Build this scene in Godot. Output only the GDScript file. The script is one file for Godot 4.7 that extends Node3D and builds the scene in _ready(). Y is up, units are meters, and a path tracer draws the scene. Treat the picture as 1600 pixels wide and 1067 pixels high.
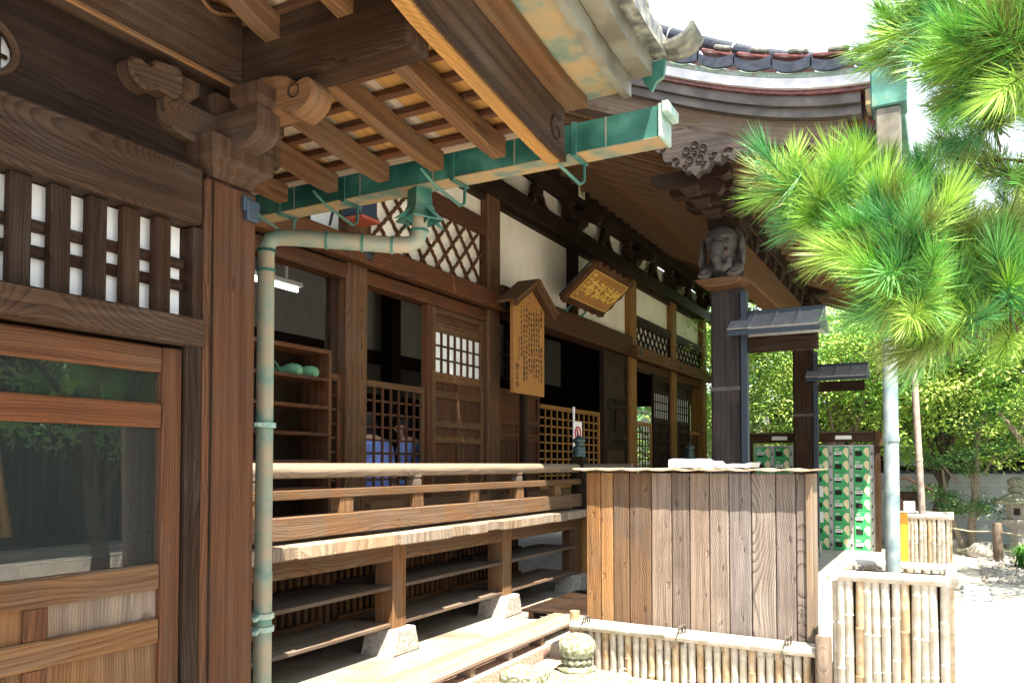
extends Node3D

var M := {}
var cache := {}
var used := {}
var R := RandomNumberGenerator.new()

# ---------------------------------------------------------------- camera, sky, sun
func light_and_camera():
	var cam := Camera3D.new()
	cam.name = "camera"
	cam.projection = Camera3D.PROJECTION_FRUSTUM
	cam.near = 0.05
	cam.far = 400.0
	cam.size = 0.05 * 1067.0 / 1263.0
	cam.frustum_offset = Vector2(0.0, 0.05 * 0.1202)
	add_child(cam)
	cam.position = Vector3(0, 1.5, 0)
	cam.rotation_degrees = Vector3(1.8, -61.7, 0)
	cam.current = true
	var env := Environment.new()
	env.background_mode = Environment.BG_SKY
	var sky := Sky.new()
	var sm := ProceduralSkyMaterial.new()
	sm.sky_top_color = Color(0.82, 0.87, 0.93)
	sm.sky_horizon_color = Color(0.96, 0.97, 1.0)
	sm.sky_curve = 0.12
	sm.ground_bottom_color = Color(0.5, 0.48, 0.45)
	sm.ground_horizon_color = Color(0.8, 0.8, 0.8)
	sky.sky_material = sm
	env.sky = sky
	env.background_energy_multiplier = 0.72
	env.tonemap_mode = Environment.TONE_MAPPER_LINEAR
	env.tonemap_exposure = 4.4
	env.sdfgi_enabled = true
	env.ssao_enabled = true
	env.ssil_enabled = true
	var we := WorldEnvironment.new()
	we.environment = env
	add_child(we)
	var sun := DirectionalLight3D.new()
	sun.name = "sun"
	sun.light_energy = 1.6
	sun.light_color = Color(1.0, 0.96, 0.89)
	sun.light_angular_distance = 0.5
	sun.shadow_enabled = true
	add_child(sun)
	sun.look_at_from_position(Vector3.ZERO, Vector3(0.31, -1.0, -0.31), Vector3.UP)

# ---------------------------------------------------------------- textures and materials
func lin(r: float, g: float, b: float) -> Color:
	return Color(r, g, b).linear_to_srgb()

func noise_bytes(sd: int, w: int, h: int, freq: float, gw: int, gh: int, octaves := 3) -> PackedByteArray:
	var n := FastNoiseLite.new()
	n.seed = sd
	n.noise_type = FastNoiseLite.TYPE_SIMPLEX_SMOOTH
	n.frequency = freq
	n.fractal_octaves = octaves
	var im := n.get_seamless_image(gw, gh)
	im.convert(Image.FORMAT_L8)
	if gw != w or gh != h:
		im.resize(w, h, Image.INTERPOLATE_CUBIC)
	return im.get_data()

const GW := 384
const GH := 768

# growth rings of a plank: 1 early wood, 0 late wood lines; grain runs along v
func rings(sd: int, freq: float, spread: float, z0: float, z1: float, warp: float, sharp: float, knots: int, weight := 0.5, streak := 0.5) -> PackedFloat32Array:
	var rr := RandomNumberGenerator.new()
	rr.seed = sd
	var wa := noise_bytes(sd, GW, GH, 0.012, 96, 128)
	var fi := noise_bytes(sd + 7, GW, GH, 0.25, GW, 10)
	var f2 := noise_bytes(sd + 9, GW, GH, 0.06, 192, 12)
	var kn := []
	for k in knots:
		kn.append(Vector3(rr.randf() * GW, rr.randf() * GH, rr.randf_range(5.0, 10.0)))
	var out := PackedFloat32Array()
	out.resize(GW * GH)
	var ph := rr.randf() * TAU
	for y in GH:
		var zc := z0 + z1 * cos(TAU * y / GH + ph) + z1 * 0.4 * cos(2.0 * TAU * y / GH)
		var zz := zc * zc
		var near := []
		for k in kn:
			if absf(k.y - y) < k.z * 9.0:
				near.append(k)
		for x in GW:
			var i := y * GW + x
			var xx := (float(x) / GW - 0.5) * spread + (wa[i] / 255.0 - 0.5) * warp
			var d := sqrt(xx * xx + zz) * freq + (fi[i] / 255.0 - 0.5) * 0.10
			var dark := 0.0
			for k in near:
				var dx: float = x - k.x
				var dy: float = (y - k.y) * 0.45
				var q: float = sqrt(dx * dx + dy * dy) / k.z
				if q < 4.0:
					d += 3.0 * exp(-q * 1.1)
					if q < 0.9:
						dark = 0.55 * (0.9 - q)
			var r := d - floorf(d)
			var line := pow(r, sharp)
			out[i] = clampf(1.0 - weight * line - 0.50 * (fi[i] / 255.0 - 0.3) - streak * (f2[i] / 255.0 - 0.38) - dark, 0.0, 1.0)
	return out

func wood_mat(g: PackedFloat32Array, sd: int, dark: Color, base: Color, alt: Color, rough: float, bump: float, alt_amount := 1.0) -> StandardMaterial3D:
	var bl := noise_bytes(sd, GW, GH, 0.03, 48, 96, 4)
	var a := PackedByteArray()
	a.resize(GW * GH * 3)
	var d := dark.linear_to_srgb()
	var b := base.linear_to_srgb()
	var c := alt.linear_to_srgb()
	for i in GW * GH:
		var t := g[i]
		var s := clampf((bl[i] / 255.0 - 0.35) * 2.2, 0.0, 1.0) * alt_amount
		var r1 := b.r + (c.r - b.r) * s
		var g1 := b.g + (c.g - b.g) * s
		var b1 := b.b + (c.b - b.b) * s
		a[i * 3] = int(255.0 * (d.r + (r1 - d.r) * t))
		a[i * 3 + 1] = int(255.0 * (d.g + (g1 - d.g) * t))
		a[i * 3 + 2] = int(255.0 * (d.b + (b1 - d.b) * t))
	var im := Image.create_from_data(GW, GH, false, Image.FORMAT_RGB8, a)
	var m := StandardMaterial3D.new()
	m.albedo_texture = ImageTexture.create_from_image(im)
	m.roughness = rough
	m.metallic_specular = 0.18
	if bump > 0.0:
		m.normal_enabled = true
		m.normal_texture = normal_of(g)
		m.normal_scale = bump
	return m

var normals := {}
func normal_of(g: PackedFloat32Array) -> ImageTexture:
	var key := hash(g)
	if not normals.has(key):
		var a := PackedByteArray()
		a.resize(GW * GH)
		for i in GW * GH:
			a[i] = int(g[i] * 255.0)
		var im := Image.create_from_data(GW, GH, false, Image.FORMAT_L8, a)
		im.convert(Image.FORMAT_RGBA8)
		im.bump_map_to_normal_map(3.0)
		normals[key] = ImageTexture.create_from_image(im)
	return normals[key]

# blotchy material from noise through a list of [offset, linear colour]; laid out in world metres
func noise_mat(sd: int, stops: Array, tile_m: float, rough: float, freq := 0.02, octaves := 4, bump := 0.0, metal := 0.0, n := 256, world := true) -> StandardMaterial3D:
	var data := noise_bytes(sd, n, n, freq, n, n, octaves)
	var ramp := []
	for k in 256:
		var t := k / 255.0
		var c: Color = stops[0][1]
		for s in stops.size() - 1:
			if t >= stops[s][0]:
				var f := clampf((t - stops[s][0]) / maxf(stops[s + 1][0] - stops[s][0], 0.001), 0, 1)
				c = stops[s][1].lerp(stops[s + 1][1], f)
		ramp.append(c.linear_to_srgb())
	var a := PackedByteArray()
	a.resize(n * n * 3)
	for i in n * n:
		var c: Color = ramp[data[i]]
		a[i * 3] = int(c.r * 255.0)
		a[i * 3 + 1] = int(c.g * 255.0)
		a[i * 3 + 2] = int(c.b * 255.0)
	var m := StandardMaterial3D.new()
	m.albedo_texture = ImageTexture.create_from_image(Image.create_from_data(n, n, false, Image.FORMAT_RGB8, a))
	m.uv1_triplanar = true
	m.uv1_world_triplanar = world
	m.uv1_scale = Vector3.ONE / tile_m
	m.roughness = rough
	m.metallic = metal
	if bump > 0.0:
		var im := Image.create_from_data(n, n, false, Image.FORMAT_L8, data)
		im.convert(Image.FORMAT_RGBA8)
		im.bump_map_to_normal_map(4.0)
		m.normal_enabled = true
		m.normal_texture = ImageTexture.create_from_image(im)
		m.normal_scale = bump
	return m

func plain(c: Color, rough := 0.7, metal := 0.0) -> StandardMaterial3D:
	var m := StandardMaterial3D.new()
	m.albedo_color = c.linear_to_srgb()
	m.roughness = rough
	m.metallic = metal
	return m

func L3(r: float, g: float, b: float) -> Color:
	return Color(r, g, b)

func materials():
	var cath := rings(11, 62.0, 1.0, 0.16, 0.22, 0.10, 3.0, 0, 0.45)
	var strt := rings(23, 60.0, 1.2, 0.42, 0.018, 0.05, 2.0, 2, 0.42)
	var brd := rings(37, 52.0, 1.0, 0.12, 0.15, 0.14, 5.0, 10, 0.62, 0.3)
	var brs := rings(41, 48.0, 1.2, 0.45, 0.05, 0.08, 6.0, 8, 0.62, 0.3)
	M.dark = wood_mat(cath, 3, L3(0.0122, 0.0075, 0.0054), L3(0.0714, 0.0408, 0.0245), L3(0.0918, 0.0666, 0.0510), 0.62, 0.5, 0.7)
	M.umber = wood_mat(strt, 4, L3(0.0087, 0.0056, 0.0037), L3(0.0397, 0.0217, 0.0130), L3(0.0527, 0.0360, 0.0260), 0.6, 0.5)
	M.soot = wood_mat(strt, 19, L3(0.006, 0.004, 0.003), L3(0.024, 0.014, 0.010), L3(0.034, 0.023, 0.017), 0.6, 0.5)
	M.red = wood_mat(strt, 5, L3(0.0315, 0.0126, 0.0070), L3(0.1295, 0.0560, 0.0266), L3(0.1015, 0.0581, 0.0350), 0.58, 0.5, 0.8)
	M.tan = wood_mat(strt, 6, L3(0.0480, 0.0224, 0.0104), L3(0.1720, 0.0896, 0.0416), L3(0.1440, 0.0944, 0.0592), 0.65, 0.5, 0.9)
	M.rail = wood_mat(strt, 17, L3(0.062, 0.030, 0.014), L3(0.25, 0.140, 0.072), L3(0.215, 0.15, 0.10), 0.65, 0.5, 0.9)
	M.honey = wood_mat(cath, 7, L3(0.1620, 0.0765, 0.0216), L3(0.3780, 0.2025, 0.0630), L3(0.2970, 0.1800, 0.0810), 0.6, 0.35, 0.7)
	M.pale = wood_mat(strt, 8, L3(0.17, 0.12, 0.08), L3(0.42, 0.325, 0.23), L3(0.38, 0.32, 0.26), 0.75, 0.5)
	M.grey = wood_mat(strt, 9, L3(0.0675, 0.0522, 0.0432), L3(0.1980, 0.1530, 0.1170), L3(0.1710, 0.1170, 0.0765), 0.75, 0.6)
	M.silver = wood_mat(strt, 18, L3(0.11, 0.082, 0.062), L3(0.31, 0.235, 0.17), L3(0.27, 0.215, 0.17), 0.75, 0.5)
	M.ash = wood_mat(strt, 15, L3(0.0153, 0.0136, 0.0136), L3(0.0638, 0.0561, 0.0519), L3(0.0892, 0.0706, 0.0595), 0.7, 0.6)
	M.board = wood_mat(brd, 10, L3(0.0351, 0.0270, 0.0230), L3(0.3172, 0.2565, 0.2093), L3(0.2700, 0.2160, 0.1755), 0.8, 0.9)
	M.board_grey = wood_mat(brs, 16, L3(0.0405, 0.0324, 0.0284), L3(0.3172, 0.2700, 0.2362), L3(0.2700, 0.2228, 0.1890), 0.8, 0.9)
	M.board_new = wood_mat(brs, 12, L3(0.0495, 0.0242, 0.0132), L3(0.4180, 0.2200, 0.0880), L3(0.3520, 0.2090, 0.1045), 0.7, 0.8)
	M.board_mid = wood_mat(brd, 13, L3(0.035, 0.02, 0.014), L3(0.29, 0.185, 0.11), L3(0.23, 0.175, 0.13), 0.75, 0.9)
	M.notice = wood_mat(cath, 14, L3(0.19, 0.085, 0.026), L3(0.42, 0.205, 0.06), L3(0.37, 0.19, 0.07), 0.55, 0.2)
	M.plaster = noise_mat(20, [[0.0, L3(0.68, 0.61, 0.48)], [0.5, L3(0.78, 0.72, 0.59)], [1.0, L3(0.82, 0.77, 0.66)]], 2.5, 0.9, 0.015, 5)
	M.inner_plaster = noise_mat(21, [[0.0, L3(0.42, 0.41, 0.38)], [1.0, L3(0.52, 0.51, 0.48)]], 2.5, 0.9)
	M.paper = noise_mat(22, [[0.0, L3(0.74, 0.76, 0.76)], [1.0, L3(0.84, 0.86, 0.85)]], 0.6, 0.85)
	M.copper = noise_mat(30, [[0.2, L3(0.010, 0.065, 0.052)], [0.55, L3(0.024, 0.125, 0.098)], [0.75, L3(0.06, 0.20, 0.16)], [0.85, L3(0.12, 0.21, 0.15)]], 1.3, 0.5, 0.014, 5, 0.15)
	M.copper_tan = noise_mat(31, [[0.2, L3(0.09, 0.15, 0.12)], [0.38, L3(0.16, 0.18, 0.13)], [0.5, L3(0.25, 0.20, 0.11)], [0.62, L3(0.28, 0.20, 0.10)], [0.8, L3(0.31, 0.21, 0.09)]], 0.9, 0.5, 0.014, 5, 0.15)
	M.pipe = noise_mat(39, [[0.2, L3(0.09, 0.21, 0.17)], [0.4, L3(0.19, 0.24, 0.19)], [0.6, L3(0.27, 0.25, 0.18)], [0.8, L3(0.31, 0.25, 0.17)]], 0.9, 0.5, 0.02, 5, 0.25)
	M.copper_grey = noise_mat(32, [[0.25, L3(0.10, 0.095, 0.07)], [0.5, L3(0.17, 0.15, 0.11)], [0.75, L3(0.19, 0.19, 0.15)]], 1.1, 0.45, 0.014, 5, 0.1, 0.2)
	M.copper_brown = noise_mat(33, [[0.2, L3(0.065, 0.055, 0.048)], [0.8, L3(0.13, 0.112, 0.098)]], 1.0, 0.45, 0.015, 4, 0.1, 0.2)
	M.copper_pale = noise_mat(34, [[0.2, L3(0.20, 0.34, 0.29)], [0.6, L3(0.34, 0.43, 0.38)], [0.9, L3(0.24, 0.25, 0.19)]], 0.5, 0.5, 0.02, 4)
	M.fascia = noise_mat(35, [[0.2, L3(0.46, 0.46, 0.48)], [0.8, L3(0.58, 0.57, 0.58)]], 0.8, 0.4, 0.02, 4, 0.0, 0.1)
	M.tile = noise_mat(36, [[0.2, L3(0.010, 0.012, 0.020)], [0.8, L3(0.030, 0.034, 0.048)]], 0.5, 0.2, 0.02, 4)
	M.tile_red = noise_mat(37, [[0.2, L3(0.075, 0.024, 0.020)], [0.8, L3(0.16, 0.05, 0.042)]], 0.5, 0.25, 0.02, 4)
	M.tile_grey = noise_mat(38, [[0.25, L3(0.06, 0.06, 0.052)], [0.5, L3(0.13, 0.14, 0.135)], [0.62, L3(0.17, 0.165, 0.10)], [0.8, L3(0.24, 0.25, 0.24)]], 0.35, 0.5, 0.02, 5, 0.3)
	M.stone = noise_mat(40, [[0.2, L3(0.24, 0.21, 0.18)], [0.5, L3(0.38, 0.35, 0.31)], [0.8, L3(0.46, 0.43, 0.39)]], 0.4, 0.9, 0.03, 5, 0.6)
	M.mossy = noise_mat(41, [[0.25, L3(0.10, 0.12, 0.05)], [0.45, L3(0.20, 0.21, 0.12)], [0.6, L3(0.33, 0.32, 0.26)], [0.8, L3(0.44, 0.42, 0.37)]], 0.30, 0.95, 0.03, 5, 0.9)
	M.pink = noise_mat(42, [[0.22, L3(0.14, 0.08, 0.06)], [0.32, L3(0.40, 0.26, 0.20)], [0.7, L3(0.48, 0.33, 0.26)]], 0.3, 0.95, 0.05, 5, 0.8)
	M.concrete = noise_mat(43, [[0.15, L3(0.15, 0.12, 0.085)], [0.5, L3(0.24, 0.205, 0.16)], [0.85, L3(0.31, 0.28, 0.235)]], 3.0, 0.8, 0.012, 6, 0.2)
	M.paving = noise_mat(44, [[0.15, L3(0.36, 0.325, 0.28)], [0.5, L3(0.44, 0.405, 0.355)], [0.85, L3(0.50, 0.47, 0.425)]], 2.2, 0.85, 0.02, 6, 0.25)
	M.gravel = noise_mat(45, [[0.2, L3(0.10, 0.10, 0.10)], [0.5, L3(0.30, 0.30, 0.30)], [0.8, L3(0.5, 0.5, 0.49)]], 0.5, 0.95, 0.09, 3, 1.0)
	M.wall_grey = noise_mat(46, [[0.2, L3(0.50, 0.53, 0.545)], [0.8, L3(0.58, 0.61, 0.62)]], 1.6, 0.85, 0.02, 5, 0.2)
	M.soil = noise_mat(47, [[0.2, L3(0.03, 0.022, 0.015)], [0.8, L3(0.09, 0.07, 0.05)]], 0.4, 0.95, 0.06, 4, 0.8)
	M.bamboo = noise_mat(48, [[0.2, L3(0.3696, 0.3192, 0.2436)], [0.55, L3(0.4536, 0.4200, 0.3528)], [0.8, L3(0.5040, 0.4872, 0.4452)]], 0.5, 0.55, 0.02, 4)
	M.bamboo_tan = noise_mat(49, [[0.2, L3(0.3192, 0.2016, 0.1008)], [0.55, L3(0.4200, 0.3192, 0.2016)], [0.8, L3(0.4704, 0.4200, 0.3360)]], 0.5, 0.5, 0.02, 4)
	M.pole = noise_mat(50, [[0.2, L3(0.15, 0.22, 0.24)], [0.55, L3(0.26, 0.33, 0.34)], [0.8, L3(0.36, 0.40, 0.38)]], 0.7, 0.45, 0.02, 4, 0.0, 0.15)
	M.pole_brown = noise_mat(51, [[0.2, L3(0.24, 0.19, 0.16)], [0.8, L3(0.36, 0.31, 0.28)]], 0.7, 0.45, 0.02, 4, 0.0, 0.15)
	M.slate = noise_mat(52, [[0.2, L3(0.19, 0.20, 0.215)], [0.8, L3(0.29, 0.30, 0.31)]], 0.5, 0.45, 0.02, 4)
	M.bark = noise_mat(53, [[0.3, L3(0.04, 0.028, 0.02)], [0.6, L3(0.15, 0.11, 0.08)], [0.8, L3(0.24, 0.20, 0.16)]], 0.3, 0.95, 0.04, 4, 1.0)
	M.bark_pale = noise_mat(54, [[0.3, L3(0.14, 0.11, 0.08)], [0.6, L3(0.32, 0.26, 0.19)], [0.8, L3(0.42, 0.38, 0.30)]], 0.3, 0.9, 0.04, 4, 0.6)
	M.ele = noise_mat(55, [[0.25, L3(0.0420, 0.0371, 0.0364)], [0.55, L3(0.0700, 0.0651, 0.0644)], [0.85, L3(0.0910, 0.0735, 0.0616)]], 0.5, 0.7, 0.02, 5, 0.5)
	M.giboshi = noise_mat(56, [[0.3, L3(0.03, 0.07, 0.075)], [0.6, L3(0.05, 0.13, 0.13)], [0.8, L3(0.11, 0.07, 0.05)]], 0.25, 0.35, 0.02, 4, 0.0, 0.4)
	M.iron = plain(L3(0.02, 0.022, 0.028), 0.45, 0.3)
	M.navy = plain(L3(0.018, 0.03, 0.05), 0.5)
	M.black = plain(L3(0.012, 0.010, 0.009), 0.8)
	M.white = plain(L3(0.80, 0.80, 0.80), 0.6)
	M.white_line = plain(L3(0.72, 0.73, 0.74), 0.8)
	M.red_sign = plain(L3(0.60, 0.03, 0.04), 0.5)
	M.orange = plain(L3(0.75, 0.30, 0.02), 0.5)
	M.vermilion = plain(L3(0.30, 0.06, 0.03), 0.6)
	M.gold = plain(L3(0.85, 0.58, 0.12), 0.4, 0.25)
	M.twig = plain(L3(0.085, 0.06, 0.03), 0.9)
	M.locker = plain(L3(0.035, 0.40, 0.13), 0.5)
	M.cream = plain(L3(0.76, 0.68, 0.44), 0.6)
	M.grey_print = plain(L3(0.42, 0.55, 0.46), 0.6)
	M.steel = plain(L3(0.5, 0.5, 0.5), 0.4, 0.3)
	M.slipper = plain(L3(0.07, 0.19, 0.10), 0.6)
	M.rope = plain(L3(0.10, 0.085, 0.07), 0.95)
	M.rope_pale = plain(L3(0.42, 0.36, 0.26), 0.95)
	M.wire = plain(L3(0.62, 0.66, 0.70), 0.4, 0.4)
	M.carved = plain(L3(0.030, 0.018, 0.013), 0.6)
	M.carved.metallic_specular = 0.25
	M.clothpaper = plain(L3(0.40, 0.44, 0.48), 0.8)
	var gl := StandardMaterial3D.new()
	gl.albedo_color = Color(0.55, 0.62, 0.62, 0.025)
	gl.transparency = BaseMaterial3D.TRANSPARENCY_ALPHA
	gl.roughness = 0.0
	gl.metallic_specular = 0.85
	M.glass = gl
	var tube_light := StandardMaterial3D.new()
	tube_light.albedo_color = Color(1, 1, 1)
	tube_light.emission_enabled = true
	tube_light.emission = Color(0.95, 1.0, 0.97)
	tube_light.emission_energy_multiplier = 1.2
	M.tube = tube_light
	for a in [["leaf", 1.0, 0.75], ["needle", 0.7, 0.5]]:
		var m := StandardMaterial3D.new()
		m.vertex_color_use_as_albedo = true
		m.roughness = 0.5
		m.backlight = Color(0.75, 0.8, 0.35) * a[1]
		M[a[0]] = m
	var vc := StandardMaterial3D.new()
	vc.vertex_color_use_as_albedo = true
	vc.roughness = 0.85
	M.person = vc

# ---------------------------------------------------------------- nodes
func numbered(called: String) -> String:
	if not used.has(called):
		used[called] = 0
		return called
	used[called] += 1
	return "%s_%03d" % [called, used[called]]

func thing(called: String, label: String, category: String, at := Vector3.ZERO, group := "") -> Node3D:
	var o := Node3D.new()
	o.name = numbered(called)
	add_child(o)
	o.position = at
	meta(o, label, category, group)
	return o

func meta(o: Node, label: String, category: String, group := ""):
	o.set_meta("label", label)
	if category != "":
		o.set_meta("category", category)
	if group != "":
		o.set_meta("group", group)

func part(called: String, parent: Node3D, at: Vector3) -> Node3D:
	var o := Node3D.new()
	o.name = called
	parent.add_child(o, true)
	o.position = at - base_of(parent)
	return o

func base_of(n: Node) -> Vector3:
	var p := Vector3.ZERO
	while n != null and n != self:
		if n.has_meta("own_axes"):
			break
		p += n.position
		n = n.get_parent()
	return p

func put(mesh: Mesh, called: String, mat: Material, parent: Node, at := Vector3.ZERO, turn := Basis.IDENTITY) -> MeshInstance3D:
	var o := MeshInstance3D.new()
	o.mesh = mesh
	if mat != null:
		o.material_override = mat
	if parent == self or parent == null:
		o.name = numbered(called)
		add_child(o)
	else:
		o.name = called
		parent.add_child(o, true)
	o.transform = Transform3D(turn, at - base_of(parent))
	return o

func structure(o: Node3D) -> Node3D:
	o.set_meta("kind", "structure")
	return o

# ---------------------------------------------------------------- meshes
func quad(st: SurfaceTool, a: Vector3, b: Vector3, c: Vector3, d: Vector3, ua := Vector2.ZERO, ub := Vector2.ZERO, uc := Vector2.ZERO, ud := Vector2.ZERO):
	var n := (c - a).cross(b - a).normalized()
	for p in [[a, ua], [b, ub], [c, uc], [a, ua], [c, uc], [d, ud]]:
		st.set_normal(n)
		st.set_uv(p[1])
		st.add_vertex(p[0])

const TX := 0.5
const TY := 1.5

func wood_uv(p: Vector3, n: Vector3, g: int, off: Vector2) -> Vector2:
	var ax := 0
	if absf(n.y) > absf(n.x) and absf(n.y) >= absf(n.z):
		ax = 1
	elif absf(n.z) > absf(n.x):
		ax = 2
	var others := [0, 1, 2]
	others.erase(ax)
	if ax == g:
		return Vector2(p[others[0]] / TX, p[others[1]] / TX) * 0.22 + off
	others.erase(g)
	return Vector2(p[others[0]] / TX + 0.13 * ax, p[g] / TY) + off

# chamfered box; grain axis g (0 x, 1 y, 2 z)
func box_mesh(size: Vector3, g: int, bev: float, variant: int) -> ArrayMesh:
	var key := "b%.3f_%.3f_%.3f_%d_%.4f_%d" % [size.x, size.y, size.z, g, bev, variant]
	if cache.has(key):
		return cache[key]
	var rr := RandomNumberGenerator.new()
	rr.seed = hash(key)
	var off := Vector2(rr.randf(), rr.randf())
	var h := size * 0.5
	var b := minf(bev, minf(h.x, minf(h.y, h.z)) * 0.6)
	var st := SurfaceTool.new()
	st.begin(Mesh.PRIMITIVE_TRIANGLES)
	var add := func(pts: Array, n: Vector3):
		var c: Vector3 = (pts[2] - pts[0]).cross(pts[1] - pts[0])
		if c.dot(n) < 0:
			pts.reverse()
		for k in range(1, pts.size() - 1):
			for q in [pts[0], pts[k], pts[k + 1]]:
				st.set_normal(n)
				st.set_uv(wood_uv(q, n, g, off))
				st.add_vertex(q)
	for ax in 3:
		for s in [-1.0, 1.0]:
			var u := (ax + 1) % 3
			var v := (ax + 2) % 3
			var n := Vector3.ZERO
			n[ax] = s
			var pts := []
			for q in [[-1, -1], [1, -1], [1, 1], [-1, 1]]:
				var p := Vector3.ZERO
				p[ax] = s * h[ax]
				p[u] = q[0] * (h[u] - b)
				p[v] = q[1] * (h[v] - b)
				pts.append(p)
			add.call(pts, n)
	if b > 0.0:
		for ax in 3:
			var u := (ax + 1) % 3
			var v := (ax + 2) % 3
			for su in [-1.0, 1.0]:
				for sv in [-1.0, 1.0]:
					var n := Vector3.ZERO
					n[u] = su
					n[v] = sv
					var pts := []
					for q in [[-1, 0], [1, 0], [1, 1], [-1, 1]]:
						var p := Vector3.ZERO
						p[ax] = q[0] * (h[ax] - b)
						p[u] = su * (h[u] - (b if q[1] == 1 else 0.0))
						p[v] = sv * (h[v] - (b if q[1] == 0 else 0.0))
						pts.append(p)
					add.call(pts, n.normalized())
		for sx in [-1.0, 1.0]:
			for sy in [-1.0, 1.0]:
				for sz in [-1.0, 1.0]:
					var s := Vector3(sx, sy, sz)
					add.call([s * Vector3(h.x, h.y - b, h.z - b), s * Vector3(h.x - b, h.y, h.z - b), s * Vector3(h.x - b, h.y - b, h.z)], s.normalized())
	var m := st.commit()
	cache[key] = m
	return m

# timbers of one kind differ a little in tone from piece to piece
var tones := {}
func tone(mat: Material) -> Material:
	if not (mat is StandardMaterial3D) or mat.albedo_texture == null or mat.uv1_triplanar:
		return mat
	if not tones.has(mat):
		var v := [mat]
		for c in [Color(0.86, 0.85, 0.85), Color(1.0, 0.96, 0.92), Color(0.92, 0.93, 0.96)]:
			var d: StandardMaterial3D = mat.duplicate()
			d.albedo_color = c
			v.append(d)
		tones[mat] = v
	return tones[mat][R.randi() % 4]

# a squared timber between two corners, in world metres
func W(called: String, parent: Node, x0: float, x1: float, y0: float, y1: float, z0: float, z1: float, mat: Material, g := -1, bev := 0.004) -> MeshInstance3D:
	var size := Vector3(absf(x1 - x0), absf(y1 - y0), absf(z1 - z0))
	if g < 0:
		g = 0 if size.x >= size.y and size.x >= size.z else (1 if size.y >= size.z else 2)
	return put(box_mesh(size, g, bev, R.randi() % 5), called, tone(mat), parent, Vector3(x0 + x1, y0 + y1, z0 + z1) * 0.5)

# a squared timber from a to b, w wide across and h high
func bar(called: String, parent: Node, a: Vector3, b: Vector3, w: float, h: float, mat: Material, up := Vector3.UP, bev := 0.003) -> MeshInstance3D:
	var y := (b - a).normalized()
	var x := y.cross(up).normalized()
	var z := x.cross(y)
	return put(box_mesh(Vector3(w, a.distance_to(b), h), 1, bev, R.randi() % 5), called, tone(mat), parent, (a + b) * 0.5, Basis(x, y, z))

# outline in the xy plane pushed along z by depth (centred), grain along x or y
func extrude_mesh(poly: PackedVector2Array, depth: float, g := 0, bev := 0.0) -> ArrayMesh:
	if not Geometry2D.is_polygon_clockwise(poly):
		poly.reverse()
	var st := SurfaceTool.new()
	st.begin(Mesh.PRIMITIVE_TRIANGLES)
	var off := Vector2(R.randf(), R.randf())
	var inner := poly
	if bev > 0.0:
		var o := Geometry2D.offset_polygon(poly, -bev, Geometry2D.JOIN_MITER)
		if o.size() == 1 and o[0].size() == poly.size():
			inner = o[0]
			if not Geometry2D.is_polygon_clockwise(inner):
				inner.reverse()
			var best := 0
			for k in inner.size():
				if inner[k].distance_squared_to(poly[0]) < inner[best].distance_squared_to(poly[0]):
					best = k
			var t := PackedVector2Array()
			for k in inner.size():
				t.append(inner[(k + best) % inner.size()])
			inner = t
		else:
			bev = 0.0
	var idx := Geometry2D.triangulate_polygon(inner)
	var uvf := func(p: Vector2) -> Vector2:
		return (Vector2(p.y / TX, p.x / TY) if g == 0 else Vector2(p.x / TX, p.y / TY)) + off
	var hd := depth * 0.5
	for s in [1.0, -1.0]:
		for k in range(0, idx.size(), 3):
			var t := [idx[k], idx[k + 1], idx[k + 2]]
			var cr := (inner[t[1]] - inner[t[0]]).cross(inner[t[2]] - inner[t[0]])
			if (cr > 0.0) == (s > 0.0):
				t.reverse()
			for i in t:
				st.set_normal(Vector3(0, 0, s))
				st.set_uv(uvf.call(inner[i]))
				st.add_vertex(Vector3(inner[i].x, inner[i].y, s * hd))
	var n := poly.size()
	var run := 0.0
	for k in n:
		var a := poly[k]
		var b := poly[(k + 1) % n]
		var l := a.distance_to(b)
		var ia := inner[k]
		var ib := inner[(k + 1) % n]
		var d := hd - bev
		var ua := Vector2(0, run / TY) + off
		var ub := Vector2(0, (run + l) / TY) + off
		var w := Vector2(depth / TX, 0)
		quad(st, Vector3(a.x, a.y, -d), Vector3(a.x, a.y, d), Vector3(b.x, b.y, d), Vector3(b.x, b.y, -d), ua, ua + w, ub + w, ub)
		if bev > 0.0:
			quad(st, Vector3(a.x, a.y, d), Vector3(ia.x, ia.y, hd), Vector3(ib.x, ib.y, hd), Vector3(b.x, b.y, d), ua, ua, ub, ub)
			quad(st, Vector3(b.x, b.y, -d), Vector3(ib.x, ib.y, -hd), Vector3(ia.x, ia.y, -hd), Vector3(a.x, a.y, -d), ub, ub, ua, ua)
		run += l
	return st.commit()

# bases for extrusions: face seen from +z, or from -x (outline x runs along +z)
const FACE_Z := Basis(Vector3(1, 0, 0), Vector3(0, 1, 0), Vector3(0, 0, 1))
const FACE_X := Basis(Vector3(0, 0, 1), Vector3(0, 1, 0), Vector3(-1, 0, 0))

func pts(a: Array) -> PackedVector2Array:
	var p := PackedVector2Array()
	for k in range(0, a.size(), 2):
		p.append(Vector2(a[k], a[k + 1]))
	return p

# smooth closed or open outline through points
func smooth(p: PackedVector2Array, closed: bool, steps := 4) -> PackedVector2Array:
	var o := PackedVector2Array()
	var n := p.size()
	var last := n if closed else n - 1
	for k in last:
		var a := p[(k - 1 + n) % n] if closed else p[maxi(k - 1, 0)]
		var b := p[k]
		var c := p[(k + 1) % n]
		var d := p[(k + 2) % n] if closed else p[mini(k + 2, n - 1)]
		for s in steps:
			o.append(b.cubic_interpolate(c, a, d, float(s) / steps))
	if not closed:
		o.append(p[n - 1])
	return o

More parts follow.
